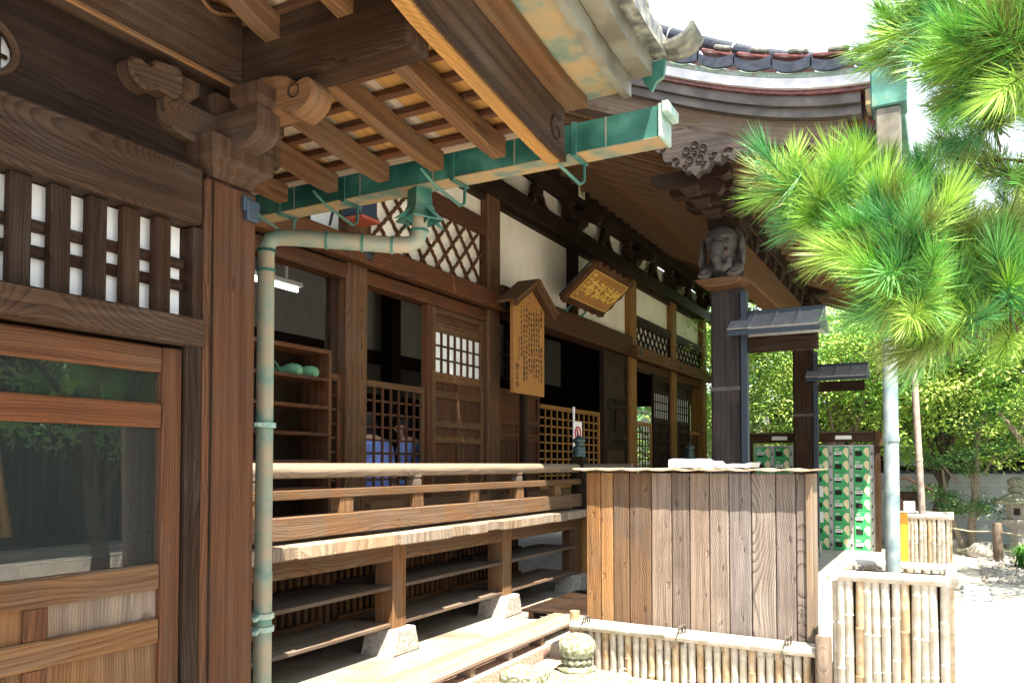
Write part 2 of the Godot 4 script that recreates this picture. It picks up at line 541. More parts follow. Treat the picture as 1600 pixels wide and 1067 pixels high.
# strip that follows a curve (run, height), between two height offsets, filled from d0 to d1 across; run is x (across z) or z (across x)
func ribbon(called: String, parent: Node, curve: PackedVector2Array, o0: float, o1: float, d0: float, d1: float, along_z: bool, mat: Material, round_bottom := 0.0) -> MeshInstance3D:
	var st := SurfaceTool.new()
	st.begin(Mesh.PRIMITIVE_TRIANGLES)
	var off := Vector2(R.randf(), R.randf())
	var mid := Vector3.ZERO
	var c := curve[curve.size() / 2]
	mid = Vector3((d0 + d1) * 0.5, c.y, c.x) if along_z else Vector3(c.x, c.y, (d0 + d1) * 0.5)
	var P := func(q: Vector2, o: float, d: float) -> Vector3:
		return (Vector3(d, q.y + o, q.x) if along_z else Vector3(q.x, q.y + o, d)) - mid
	var run := 0.0
	for k in curve.size() - 1:
		var a := curve[k]
		var b := curve[k + 1]
		var l := a.distance_to(b)
		var va := run / TY
		var vb := (run + l) / TY
		var ring := [[o0, d0], [o1, d0], [o1, d1], [o0, d1]]
		var u := 0.0
		for q in 4:
			var r0: Array = ring[q]
			var r1: Array = ring[(q + 1) % 4]
			var du: float = (absf(r0[0] - r1[0]) + absf(r0[1] - r1[1])) / TX
			var A: Vector3 = P.call(a, r0[0], r0[1])
			var B: Vector3 = P.call(a, r1[0], r1[1])
			var C: Vector3 = P.call(b, r1[0], r1[1])
			var D: Vector3 = P.call(b, r0[0], r0[1])
			var centre: Vector3 = (P.call(a, o0, d0) + P.call(b, o1, d1)) * 0.5
			var nn := (C - A).cross(B - A)
			if nn.dot((A + C) * 0.5 - centre) >= 0.0:
				quad(st, A, B, C, D, Vector2(u, va) + off, Vector2(u + du, va) + off, Vector2(u + du, vb) + off, Vector2(u, vb) + off)
			else:
				quad(st, D, C, B, A, Vector2(u, vb) + off, Vector2(u + du, vb) + off, Vector2(u + du, va) + off, Vector2(u, va) + off)
			u += du
		run += l
	for e in [0, curve.size() - 1]:
		var q := curve[e]
		var A: Vector3 = P.call(q, o0, d0)
		var B: Vector3 = P.call(q, o1, d0)
		var C: Vector3 = P.call(q, o1, d1)
		var D: Vector3 = P.call(q, o0, d1)
		var inward: Vector3 = P.call(curve[1 if e == 0 else e - 1], o0, d0) - A
		var us := [off, off + Vector2(0, (o1 - o0) / TX), off + Vector2((d1 - d0) / TX, (o1 - o0) / TX), off + Vector2((d1 - d0) / TX, 0)]
		if (C - A).cross(B - A).dot(inward) < 0.0:
			quad(st, A, B, C, D, us[0], us[1], us[2], us[3])
		else:
			quad(st, D, C, B, A, us[3], us[2], us[1], us[0])
	return put(st.commit(), called, mat, parent, mid)

# round tube along a path; radii one per point or a single one
func tube_mesh(path: Array, radii: Array, seg := 10, cap := true, tint = null) -> ArrayMesh:
	var st := SurfaceTool.new()
	st.begin(Mesh.PRIMITIVE_TRIANGLES)
	tube_into(st, path, radii, seg, cap, tint)
	st.generate_normals()
	return st.commit()

func tube_into(st: SurfaceTool, path: Array, radii: Array, seg: int, cap: bool, tint = null):
	st.set_smooth_group(0)
	var rings_ := []
	var side := Vector3.ZERO
	for k in path.size():
		var t: Vector3 = (path[mini(k + 1, path.size() - 1)] - path[maxi(k - 1, 0)]).normalized()
		if side == Vector3.ZERO:
			side = t.cross(Vector3.UP if absf(t.y) < 0.9 else Vector3.RIGHT).normalized()
		side = (side - t * side.dot(t)).normalized()
		var up := side.cross(t)
		var r: float = radii[k] if radii.size() > 1 else radii[0]
		var ring := []
		for s in seg:
			var a := TAU * s / seg
			ring.append(path[k] + (side * cos(a) + up * sin(a)) * r)
		rings_.append(ring)
	var run := 0.0
	for k in path.size() - 1:
		var l: float = path[k].distance_to(path[k + 1])
		for s in seg:
			var s1 := (s + 1) % seg
			var A: Vector3 = rings_[k][s]
			var B: Vector3 = rings_[k + 1][s]
			var C: Vector3 = rings_[k + 1][s1]
			var D: Vector3 = rings_[k][s1]
			var u0 := float(s) / seg * 0.6
			var u1 := float(s + 1) / seg * 0.6
			for q in [[A, u0, run], [C, u1, run + l], [B, u0, run + l], [A, u0, run], [D, u1, run], [C, u1, run + l]]:
				if tint != null:
					st.set_color(tint)
				st.set_uv(Vector2(q[1], q[2] / TY))
				st.add_vertex(q[0])
		run += l
	if cap:
		st.set_smooth_group(-1)
		for e in [0, path.size() - 1]:
			for s in seg:
				var a: Vector3 = rings_[e][s]
				var b: Vector3 = rings_[e][(s + 1) % seg]
				for q in ([path[e], b, a] if e == 0 else [path[e], a, b]):
					if tint != null:
						st.set_color(tint)
					st.set_uv(Vector2(q.x + q.z, q.y))
					st.add_vertex(q)

func tube(called: String, parent: Node, path: Array, radii: Array, mat: Material, seg := 10) -> MeshInstance3D:
	var mid: Vector3 = (path[0] + path[path.size() - 1]) * 0.5
	var loc := []
	for p in path:
		loc.append(p - mid)
	return put(tube_mesh(loc, radii, seg), called, mat, parent, mid)

# profile of (radius, height) turned round the y axis; wobble makes it hewn
func lathe_mesh(prof: Array, seg := 16, smooth_it := true, lobes := 0, depth := 0.0) -> ArrayMesh:
	var st := SurfaceTool.new()
	st.begin(Mesh.PRIMITIVE_TRIANGLES)
	st.set_smooth_group(0 if smooth_it else -1)
	for k in range(0, prof.size() - 2, 2):
		for s in seg:
			var q := []
			for e in [[k, s], [k, s + 1], [k + 2, s + 1], [k + 2, s]]:
				var a: float = TAU * e[1] / seg
				var r: float = prof[e[0]] * (1.0 + depth * cos(lobes * a))
				q.append(Vector3(cos(a) * r, prof[e[0] + 1], sin(a) * r))
			for i in [0, 1, 2, 0, 2, 3]:
				st.set_uv(Vector2(q[i].x, q[i].y))
				st.add_vertex(q[i])
	st.generate_normals()
	return st.commit()

func rock_mesh(sd: int, size: Vector3, rough := 0.25) -> ArrayMesh:
	var n := FastNoiseLite.new()
	n.seed = sd
	n.frequency = 0.9
	n.fractal_octaves = 4
	var st := SurfaceTool.new()
	st.begin(Mesh.PRIMITIVE_TRIANGLES)
	st.set_smooth_group(0)
	var P := func(i: int, j: int) -> Vector3:
		var a := TAU * i / 20.0
		var b := PI * j / 12.0
		var d := Vector3(cos(a) * sin(b), cos(b), sin(a) * sin(b))
		if i == 20:
			d = Vector3(sin(b), cos(b), 0)
		return d * (1.0 + rough * n.get_noise_3dv(d * 1.6)) * size
	for i in 20:
		for j in 12:
			var A: Vector3 = P.call(i, j)
			var B: Vector3 = P.call(i + 1, j)
			var C: Vector3 = P.call(i + 1, j + 1)
			var D: Vector3 = P.call(i, j + 1)
			for q in ([A, C, B, A, D, C] if j > 0 and j < 11 else ([A, D, C] if j == 0 else [A, D, B])):
				st.set_uv(Vector2(q.x, q.z))
				st.add_vertex(q)
	st.generate_normals()
	return st.commit()

# ---------------------------------------------------------------- bodies and carvings: a field of tapered limbs and balls, meshed as surface nets
# limb: [a, b, ra, rb, k] ; ball: [centre, radii, k] ; both may end with a colour
func field(p: Vector3, prims: Array) -> float:
	var d := 9.0
	for q in prims:
		var e: float
		var k: float
		if q[1] is Vector3 and q[2] is float and q.size() >= 5 and q[3] is float:
			var ab: Vector3 = q[1] - q[0]
			var t := clampf((p - q[0]).dot(ab) / maxf(ab.length_squared(), 1e-9), 0.0, 1.0)
			e = p.distance_to(q[0] + ab * t) - lerpf(q[2], q[3], t)
			k = q[4]
		else:
			var r: Vector3 = q[1]
			var v: Vector3 = (p - q[0]) / r
			var l := v.length()
			e = (l - 1.0) * minf(r.x, minf(r.y, r.z)) if l < 0.3 else l * (l - 1.0) / maxf((v / r).length(), 1e-6)
			k = q[2]
		if q.size() == 4:
			var hc := maxf(k - absf(d + e), 0.0) / k
			d = maxf(d, -e) + hc * hc * k * 0.25
			continue
		var h := maxf(k - absf(d - e), 0.0) / k
		d = minf(d, e) - h * h * k * 0.25
	return d

func net_mesh(prims: Array, lo: Vector3, hi: Vector3, cell: float, paint = null) -> ArrayMesh:
	var nx := int((hi.x - lo.x) / cell) + 2
	var ny := int((hi.y - lo.y) / cell) + 2
	var nz := int((hi.z - lo.z) / cell) + 2
	var f := PackedFloat32Array()
	f.resize(nx * ny * nz)
	f.fill(1.0)
	# coarse pass: skip blocks far from the surface
	var blk := 4
	for bz in range(0, nz, blk):
		for by in range(0, ny, blk):
			for bx in range(0, nx, blk):
				var c := lo + Vector3(bx + 2, by + 2, bz + 2) * cell
				var dc := field(c, prims)
				if absf(dc) > cell * 6.0:
					if dc < 0.0:
						for z in range(bz, mini(bz + blk, nz)):
							for y in range(by, mini(by + blk, ny)):
								for x in range(bx, mini(bx + blk, nx)):
									f[(z * ny + y) * nx + x] = -1.0
					continue
				for z in range(bz, mini(bz + blk, nz)):
					for y in range(by, mini(by + blk, ny)):
						for x in range(bx, mini(bx + blk, nx)):
							f[(z * ny + y) * nx + x] = field(lo + Vector3(x, y, z) * cell, prims)
	var at := {}
	var verts := PackedVector3Array()
	var cols := PackedColorArray()
	var norms := PackedVector3Array()
	for z in nz - 1:
		for y in ny - 1:
			for x in nx - 1:
				var i := (z * ny + y) * nx + x
				var mask := 0
				var c8 := [f[i], f[i + 1], f[i + nx], f[i + nx + 1], f[i + nx * ny], f[i + nx * ny + 1], f[i + nx * ny + nx], f[i + nx * ny + nx + 1]]
				for k in 8:
					if c8[k] < 0.0:
						mask |= 1 << k
				if mask == 0 or mask == 255:
					continue
				var s := Vector3.ZERO
				var n := 0
				for e in [[0, 1], [2, 3], [4, 5], [6, 7], [0, 2], [1, 3], [4, 6], [5, 7], [0, 4], [1, 5], [2, 6], [3, 7]]:
					var a: float = c8[e[0]]
					var b: float = c8[e[1]]
					if (a < 0.0) != (b < 0.0):
						var t := a / (a - b)
						var pa := Vector3(e[0] & 1, (e[0] >> 1) & 1, e[0] >> 2)
						var pb := Vector3(e[1] & 1, (e[1] >> 1) & 1, e[1] >> 2)
						s += pa.lerp(pb, t)
						n += 1
				var p := lo + (Vector3(x, y, z) + s / n) * cell
				at[i] = verts.size()
				verts.append(p)
				var g := Vector3(c8[1] + c8[3] + c8[5] + c8[7] - c8[0] - c8[2] - c8[4] - c8[6], c8[2] + c8[3] + c8[6] + c8[7] - c8[0] - c8[1] - c8[4] - c8[5], c8[4] + c8[5] + c8[6] + c8[7] - c8[0] - c8[1] - c8[2] - c8[3])
				norms.append(g.normalized())
				if paint != null:
					cols.append(paint.call(p))
	var idx := PackedInt32Array()
	var step := [1, nx, nx * ny]
	for z in range(1, nz - 1):
		for y in range(1, ny - 1):
			for x in range(1, nx - 1):
				var i := (z * ny + y) * nx + x
				for ax in 3:
					if (f[i] < 0.0) == (f[i + step[ax]] < 0.0):
						continue
					var u: int = step[(ax + 1) % 3]
					var v: int = step[(ax + 2) % 3]
					if not (at.has(i) and at.has(i - u) and at.has(i - v) and at.has(i - u - v)):
						continue
					var q := [at[i], at[i - u], at[i - u - v], at[i - v]]
					if f[i] < 0.0:
						q.reverse()
					for t in [0, 1, 2, 0, 2, 3]:
						idx.append(q[t])
	var arr := []
	arr.resize(Mesh.ARRAY_MAX)
	arr[Mesh.ARRAY_VERTEX] = verts
	arr[Mesh.ARRAY_NORMAL] = norms
	if paint != null:
		arr[Mesh.ARRAY_COLOR] = cols
	arr[Mesh.ARRAY_INDEX] = idx
	var m := ArrayMesh.new()
	m.add_surface_from_arrays(Mesh.PRIMITIVE_TRIANGLES, arr)
	return m

# ---------------------------------------------------------------- foliage
func leaf_cluster(sd: int, n: int, reach: float, size: float) -> ArrayMesh:
	var rr := RandomNumberGenerator.new()
	rr.seed = sd
	var st := SurfaceTool.new()
	st.begin(Mesh.PRIMITIVE_TRIANGLES)
	for k in n:
		var c := Vector3(rr.randfn(), rr.randfn() * 0.55, rr.randfn()) * reach * 0.5
		var out := (c + Vector3(rr.randfn(), rr.randfn() * 0.5 + 0.1, rr.randfn()) * reach * 0.5).normalized()
		var up := (Vector3.UP + Vector3(rr.randfn(), rr.randfn(), rr.randfn()) * 0.55).normalized()
		var side := out.cross(up).normalized()
		up = side.cross(out)
		var l := size * rr.randf_range(0.7, 1.3)
		var w := l * 0.27
		var col := Color(1, 1, 1) * rr.randf_range(0.75, 1.2)
		var a := c
		var b := c + out * l * 0.45 + side * w - up * l * 0.05
		var t := c + out * l - up * l * 0.18
		var d := c + out * l * 0.45 - side * w - up * l * 0.05
		var m := c + out * l * 0.5 + up * l * 0.05
		for tri in [[a, b, m], [b, t, m], [t, d, m], [d, a, m]]:
			var nn: Vector3 = (tri[2] - tri[0]).cross(tri[1] - tri[0]).normalized()
			if nn.dot(up) < 0:
				nn = -nn
				tri = [tri[0], tri[2], tri[1]]
			for p in tri:
				st.set_normal(nn)
				st.set_color(col)
				st.add_vertex(p)
	return st.commit()

var clusters := {}
func foliage(called: String, parent: Node3D, spots: Array, kind: String, tints: Array, sd: int) -> MultiMeshInstance3D:
	var rr := RandomNumberGenerator.new()
	rr.seed = sd
	if not clusters.has(kind):
		clusters.maple = leaf_cluster(5, 44, 0.24, 0.072)
		clusters.broad = leaf_cluster(6, 30, 0.22, 0.11)
		clusters.small = leaf_cluster(8, 30, 0.12, 0.055)
		clusters.needle = shoot_mesh(9)
	var mm := MultiMesh.new()
	mm.transform_format = MultiMesh.TRANSFORM_3D
	mm.use_colors = true
	mm.mesh = clusters[kind]
	mm.instance_count = spots.size()
	for k in spots.size():
		var s: Array = spots[k]
		mm.set_instance_transform(k, Transform3D(s[1], s[0] - base_of(parent)))
		var c: Color = tints[rr.randi() % tints.size()]
		mm.set_instance_color(k, c * rr.randf_range(0.8, 1.2))
	var o := MultiMeshInstance3D.new()
	o.multimesh = mm
	o.name = called
	o.material_override = M.needle if kind == "needle" else M.leaf
	parent.add_child(o, true)
	o.set_meta("kind", "stuff")
	return o

# one pine shoot: a twig along +y with paired needles all round
func shoot_mesh(sd: int) -> ArrayMesh:
	var rr := RandomNumberGenerator.new()
	rr.seed = sd
	var st := SurfaceTool.new()
	st.begin(Mesh.PRIMITIVE_TRIANGLES)
	for k in 190:
		var t := pow(rr.randf(), 0.8)
		var a := rr.randf() * TAU
		var lean := lerpf(1.25, 0.35, t) + rr.randfn() * 0.12
		var dir := Vector3(cos(a) * sin(lean), cos(lean), sin(a) * sin(lean))
		var b := Vector3(0, t * 0.17, 0)
		var l := rr.randf_range(0.095, 0.145)
		var side := dir.cross(Vector3.UP).normalized()
		if rr.randf() < 0.5:
			side = dir.cross(side)
		var tip := b + dir * l + Vector3(0, 0.012, 0)
		var w := side * 0.0011
		var col := Color(1, 1, 1) * rr.randf_range(0.7, 1.25)
		var mid := b.lerp(tip, 0.55) - Vector3(0, 0.004, 0)
		var n := side.cross(dir).normalized()
		for tri in [[b - w, b + w, mid + w], [b - w, mid + w, mid - w], [mid - w, mid + w, tip]]:
			for p in tri:
				st.set_normal(n)
				st.set_color(col)
				st.add_vertex(p)
	st.generate_normals()
	return st.commit()

# a broadleaf tree: trunk, limbs and a crown of leaf clusters round a few boughs
func tree(called: String, label: String, at: Vector3, h: float, r: float, low: float, kind: String, tints: Array, sd: int, n: int, trunk_r: float, group: String, lean := Vector3.ZERO, bark = null, clump := 0.42) -> Node3D:
	var rr := RandomNumberGenerator.new()
	rr.seed = sd
	var t := thing(called, label, "tree", at, group)
	var top := at + Vector3(0, h * 0.72, 0) + lean
	var path := []
	var radii := []
	for k in 7:
		var f := k / 6.0
		path.append(at.lerp(top, f) + Vector3(rr.randfn(), 0, rr.randfn()) * 0.06 * (1.0 if k > 0 else 0.0))
		radii.append(lerpf(trunk_r, trunk_r * 0.3, f))
	var bk: Material = bark if bark != null else M.bark
	tube("trunk", t, path, radii, bk, 9)
	var boughs := []
	var nb := 9
	for k in nb:
		var f := rr.randf_range(0.3, 1.0)
		var a := TAU * k / nb + rr.randf_range(-0.4, 0.4)
		var s: Vector3 = path[int(f * 6.0)]
		var hy := lerpf(low, h, clampf(f + rr.randf_range(-0.15, 0.25), 0, 1))
		var e := Vector3(at.x + lean.x + cos(a) * r * rr.randf_range(0.5, 0.95), at.y + hy, at.z + lean.z + sin(a) * r * rr.randf_range(0.5, 0.95))
		var m := s.lerp(e, 0.5) + Vector3(rr.randfn() * 0.1, 0.15, rr.randfn() * 0.1)
		tube("limb", t, [s, m, e], [trunk_r * 0.38, trunk_r * 0.22, trunk_r * 0.07], bk, 6)
		boughs.append(e)
		boughs.append(m.lerp(e, 0.4) + Vector3(rr.randfn(), rr.randfn() * 0.4, rr.randfn()) * 0.3 * r)
	boughs.append(top + Vector3(0, h * 0.2, 0))
	var spots := []
	for k in n:
		var c: Vector3 = boughs[rr.randi() % boughs.size()]
		var d := Vector3(rr.randfn(), rr.randfn() * 0.45, rr.randfn()) * r * clump
		var p := c + d
		p.y = maxf(p.y, at.y + low - 0.25 + rr.randf() * 0.3)
		spots.append([p, Basis.from_euler(Vector3(rr.randfn() * 0.3, rr.randf() * TAU, rr.randfn() * 0.3)) * rr.randf_range(0.7, 1.35)])
	foliage("crown", t, spots, kind, tints, sd + 1)
	return t

# ---------------------------------------------------------------- ground, platform
func ground():
	var g := structure(put(box_mesh(Vector3(220, 0.2, 220), 0, 0.0, 0), "ground", M.paving, self, Vector3(20, -0.3, 0)))
	g.set_meta("label", "sunlit pale stone courtyard ground")
	# raised platform under the verandah, edged with blocks of pinkish volcanic stone
	var pf := structure(W("platform", self, 1.2, 9.3, -0.2, 0.0, -8.0, -3.3, M.concrete, 0, 0.0))
	pf.set_meta("label", "smooth concrete platform under the temple verandah")
	var ke := structure(Node3D.new())
	ke.name = "platform_kerb"
	ke.set_meta("label", "kerb of pinkish volcanic stone blocks along the platform")
	add_child(ke)
	ke.position = Vector3(5, -0.2, -3.0)
	var x := 2.0
	for l in [0.9, 1.05, 0.82, 1.0, 0.78, 0.74]:
		W("stone_block", ke, x + 0.003, x + l - 0.003, -0.2, 0.0 + R.randf_range(-0.004, 0.004), -3.297, -2.93 + R.randf_range(-0.006, 0.006), M.pink, 0, 0.008)
		x += l
	x = 2.2
	for l in [1.1, 0.95, 1.1, 0.9]:
		W("stone_block", ke, x + 0.004, x + l - 0.004, -0.21, -0.09, -2.92, -2.74 + R.randf_range(-0.01, 0.01), M.pink, 0, 0.008)
		x += l
	# mossy cut stones in front of the kerb
	var ms := thing("mossy_stone", "small mossy square stone beside the round lantern finial", "stone", Vector3(4.72, -0.2, -2.42))
	W("block", ms, 4.60, 4.86, -0.2, 0.16, -2.58, -2.32, M.mossy, 1, 0.02)
	# stone landing of the porch
	var ld := structure(W("stone_landing", self, 6.1, 15.5, -0.2, 0.02, -3.6, -0.95, M.paving, 0, 0.01))
	ld.set_meta("label", "pale stone landing under the temple porch")
	for s in [[6.15, 6.75, -0.94, -0.5, 0.06], [6.85, 7.6, -0.94, -0.42, -0.02], [5.95, 6.3, -0.5, -0.2, -0.1]]:
		var st := structure(W("stone_step", self, s[0], s[1], -0.2, s[4], s[2], s[3], M.paving, 0, 0.012))
		st.set_meta("label", "pale cut stone step beside the porch")
	# seams between large paving slabs, gravel bed, drain cover
	var gb := W("gravel_bed", self, 13.5, 20.0, -0.2, -0.19, 0.5, 7.0, M.gravel, 0, 0.0)
	structure(gb)
	gb.set_meta("label", "grey gravel strip in front of the garden wall")
	var st := SurfaceTool.new()
	st.begin(Mesh.PRIMITIVE_TRIANGLES)
	var pebble := rock_mesh(3, Vector3.ONE, 0.4)
	var mm := MultiMesh.new()
	mm.transform_format = MultiMesh.TRANSFORM_3D
	mm.mesh = pebble
	mm.instance_count = 2600
	for k in 2600:
		var s := R.randf_range(0.012, 0.032)
		mm.set_instance_transform(k, Transform3D(Basis.from_euler(Vector3(R.randf() * 6, R.randf() * 6, 0)) * Basis.from_scale(Vector3(s, s * 0.6, s)), Vector3(R.randf_range(13.4, 20.0), -0.185, 0.45 + 2.6 * pow(R.randf(), 1.3))))
	var pb := MultiMeshInstance3D.new()
	pb.name = "gravel"
	pb.multimesh = mm
	pb.material_override = M.stone
	add_child(pb)
	pb.set_meta("kind", "stuff")
	pb.set_meta("label", "loose grey gravel at the foot of the garden wall")
	pb.set_meta("category", "gravel")
	var dr := thing("drain_cover", "flat grey drain cover framed in dark metal set in the paving", "drain cover", Vector3(12.3, -0.2, 0.32))
	W("frame", dr, 11.6, 13.0, -0.2, -0.188, 0.14, 0.5, M.slate, 0, 0.001)
	W("plate", dr, 11.64, 12.29, -0.188, -0.182, 0.17, 0.47, M.wall_grey, 0, 0.001)
	W("plate", dr, 12.32, 12.96, -0.188, -0.182, 0.17, 0.47, M.wall_grey, 0, 0.001)

# ---------------------------------------------------------------- the temple hall
func lattice_gate(hall: Node3D, x0: float, x1: float, y0: float, y1: float, nx: int, ny: int, z: float, mat: Material, bar_mat: Material):
	var g := part("lattice_gate", hall, Vector3((x0 + x1) * 0.5, y0, z))
	var f := 0.05
	W("stile", g, x0, x0 + f, y0, y1, z - 0.02, z + 0.02, mat, 1)
	W("stile", g, x1 - f, x1, y0, y1, z - 0.02, z + 0.02, mat, 1)
	W("rail", g, x0 + f, x1 - f, y1 - f * 1.3, y1, z - 0.02, z + 0.022, mat, 0)
	W("rail", g, x0 + f, x1 - f, y0, y0 + f * 1.5, z - 0.02, z + 0.02, mat, 0)
	for k in range(1, nx):
		var x := lerpf(x0 + f, x1 - f, float(k) / nx)
		W("lattice_bar", g, x - 0.013, x + 0.013, y0 + f * 1.5, y1 - f * 1.3, z - 0.004, z + 0.016, bar_mat, 1, 0.002)
	for k in range(1, ny):
		var y := lerpf(y0 + f * 1.5, y1 - f * 1.3, float(k) / ny)
		W("lattice_bar", g, x0 + f, x1 - f, y - 0.011, y + 0.011, z - 0.018, z - 0.0045, bar_mat, 0, 0.002)

# a wooden door: upper board, optional papered lattice, then rows of sunken panels in two columns
func panel_door(hall: Node3D, x0: float, x1: float, y0: float, y1: float, z: float, rails: Array, window: Array, frame: Material, panel: Material, cols := 2, swirl = null):
	var d := part("door", hall, Vector3((x0 + x1) * 0.5, y0, z))
	var f := 0.07
	W("stile", d, x0, x0 + f, y0, y1, z - 0.025, z + 0.025, frame, 1)
	W("stile", d, x1 - f, x1, y0, y1, z - 0.025, z + 0.025, frame, 1)
	var prev := y0
	for k in rails.size():
		W("rail", d, x0 + f, x1 - f, rails[k][0], rails[k][1], z - 0.024, z + 0.022, frame, 0)
	var xm := (x0 + x1) * 0.5
	for k in rails.size() - 1:
		var a: float = rails[k][1]
		var b: float = rails[k + 1][0]
		if window.size() > 0 and absf(a - window[0]) < 0.01:
			W("paper", d, x0 + f, x1 - f, a, b, z - 0.014, z - 0.008, M.paper, 1, 0.0)
			for i in range(1, int(window[2])):
				var x := lerpf(x0 + f, x1 - f, i / window[2])
				W("muntin", d, x - 0.012, x + 0.012, a, b, z - 0.007, z + 0.016, panel, 1, 0.002)
			for j in range(1, int(window[3])):
				var y := lerpf(a, b, j / window[3])
				W("muntin", d, x0 + f, x1 - f, y - 0.010, y + 0.010, z - 0.0068, z + 0.012, panel, 0, 0.002)
			continue
		if b >= y1 - 0.2 or cols == 1 or (swirl != null and b - a > 0.45):
			W("panel", d, x0 + f, x1 - f, a, b, z - 0.02, z - 0.008, swirl if swirl != null else panel, 0 if swirl == null else 1, 0.0)
			continue
		W("panel", d, x0 + f, xm - 0.03, a, b, z - 0.02, z - 0.008, panel, 1, 0.0)
		W("panel", d, xm + 0.03, x1 - f, a, b, z - 0.02, z - 0.008, panel, 1, 0.0)
		W("mullion", d, xm - 0.03, xm + 0.03, a, b, z - 0.024, z + 0.018, frame, 1)

# diamond lattice with notched bars inside a frame, white plaster behind
func diamond_panel(hall: Node3D, x0: float, x1: float, y0: float, y1: float, z: float, step: float, mat: Material):
	var g := part("diamond_lattice", hall, Vector3((x0 + x1) * 0.5, y0, z))
	W("plaster_back", g, x0, x1, y0, y1, z - 0.06, z - 0.045, M.plaster, 0, 0.0)
	var f := 0.06
	W("frame", g, x0, x1, y0, y0 + f, z - 0.04, z + 0.03, mat, 0)
	W("frame", g, x0, x1, y1 - f, y1, z - 0.04, z + 0.03, mat, 0)
	W("frame", g, x0, x0 + f, y0 + f, y1 - f, z - 0.04, z + 0.03, mat, 1)
	W("frame", g, x1 - f, x1, y0 + f, y1 - f, z - 0.04, z + 0.03, mat, 1)
	x0 += f; x1 -= f; y0 += f; y1 -= f
	var w := x1 - x0
	var h := y1 - y0
	for s in [1.0, -1.0]:
		var c := -h
		while c < w:
			c += step
			var a := Vector2(c, 0.0)
			var b := Vector2(c + h, h)
			if a.x < 0:
				a = Vector2(0, -c)
			if b.x > w:
				b = Vector2(w, w - c)
			if b.y - a.y < 0.06 or a.x > w - 0.04:
				continue
			if s < 0:
				a.x = w - a.x
				b.x = w - b.x
			var l := a.distance_to(b)
			var n := maxi(int(l / 0.075), 1)
			var up := PackedVector2Array()
			var dn := PackedVector2Array()
			for k in n:
				var t0 := -l * 0.5 + l * k / n
				var t1 := -l * 0.5 + l * (k + 1) / n
				up.append(Vector2(t0, 0.008)); up.append(Vector2(t1 - 0.002, 0.020))
				dn.append(Vector2(t0 + 0.002, -0.020)); dn.append(Vector2(t1, -0.008))
			dn.reverse()
			up.append_array(dn)
			var ang := (b - a).angle()
			var o := Vector3(x0 + (a.x + b.x) * 0.5, y0 + (a.y + b.y) * 0.5, z + (0.004 if s > 0 else -0.021))
			put(extrude_mesh(up, 0.024, 0), "lattice_bar", mat, g, o, Basis(Vector3(0, 0, 1), ang))

func masu(called: String, parent: Node, at: Vector3, w: float, h: float, mat: Material):
	# bearing block: square above, splayed in below
	var st := SurfaceTool.new()
	st.begin(Mesh.PRIMITIVE_TRIANGLES)
	var lv := [[0.62, 0.0], [0.72, 0.18], [0.98, 0.45], [1.0, 0.5], [1.0, 1.0]]
	for k in lv.size() - 1:
		for s in 4:
			var q := []
			for e in [[k, s], [k, s + 1], [k + 1, s + 1], [k + 1, s]]:
				var a: float = PI / 4 + PI / 2 * e[1]
				var r: float = w * 0.7071 * lv[e[0]][0]
				q.append(Vector3(cos(a) * r, lv[e[0]][1] * h, sin(a) * r))
			quad(st, q[0], q[1], q[2], q[3], Vector2(0, 0), Vector2(w / TX, 0), Vector2(w / TX, h / TX), Vector2(0, h / TX))
	for yy in [0.0, h]:
		var r := w * 0.5 * (0.62 if yy == 0.0 else 1.0)
		quad(st, Vector3(-r, yy, -r), Vector3(-r, yy, r), Vector3(r, yy, r), Vector3(r, yy, -r), Vector2(0, 0), Vector2(0, 0.4), Vector2(0.4, 0.4), Vector2(0.4, 0))
	put(st.commit(), called, mat, parent, at)

func hijiki_poly(half: float, h: float) -> PackedVector2Array:
	# bracket arm seen from the side, both ends curved up underneath
	var p := pts([-half, h, -half, h * 0.45])
	for k in 6:
		var a := PI / 2 * k / 5.0
		p.append(Vector2(-half + h * 0.9 * (1.0 - cos(a)), h * 0.45 * (1.0 - sin(a))))
	for k in 6:
		var a := PI / 2 * (1.0 - k / 5.0)
		p.append(Vector2(half - h * 0.9 * (1.0 - cos(a)), h * 0.45 * (1.0 - sin(a))))
	p.append(Vector2(half, h * 0.45))
	p.append(Vector2(half, h))
	return p

# height of the rafters' underside along z
func eave_y(z: float) -> float:
	var c := [[-6.2, 6.32], [-4.9, 5.66], [-4.0, 5.27], [-3.0, 4.83], [-2.235, 4.50], [-1.78, 4.31], [-1.367, 4.165], [-0.945, 4.06], [-0.6, 4.02], [-0.2, 4.0]]
	for k in c.size() - 1:
		if z <= c[k + 1][0]:
			return lerpf(c[k][1], c[k + 1][1], (z - c[k][0]) / (c[k + 1][0] - c[k][0]))
	return 4.0

func eave_curve(z0: float, z1: float, n: int) -> PackedVector2Array:
	var p := PackedVector2Array()
	for k in n + 1:
		var z := lerpf(z0, z1, float(k) / n)
		p.append(Vector2(z, (eave_y(z - 0.15) + eave_y(z) + eave_y(z + 0.15)) / 3.0))
	return p

func kaerumata_poly() -> PackedVector2Array:
	var half := [0.0, 0.34, 0.09, 0.34, 0.12, 0.27, 0.11, 0.22, 0.17, 0.17, 0.20, 0.11, 0.29, 0.07, 0.34, 0.03, 0.36, 0.0, 0.25, 0.0, 0.20, 0.03, 0.15, 0.09, 0.09, 0.13, 0.06, 0.17, 0.0, 0.18]
	var r := pts(half)
	var p := PackedVector2Array()
	for k in range(0, 15):
		p.append(r[k])
	for k in range(13, 0, -1):
		p.append(Vector2(-r[k].x, r[k].y))
	return p

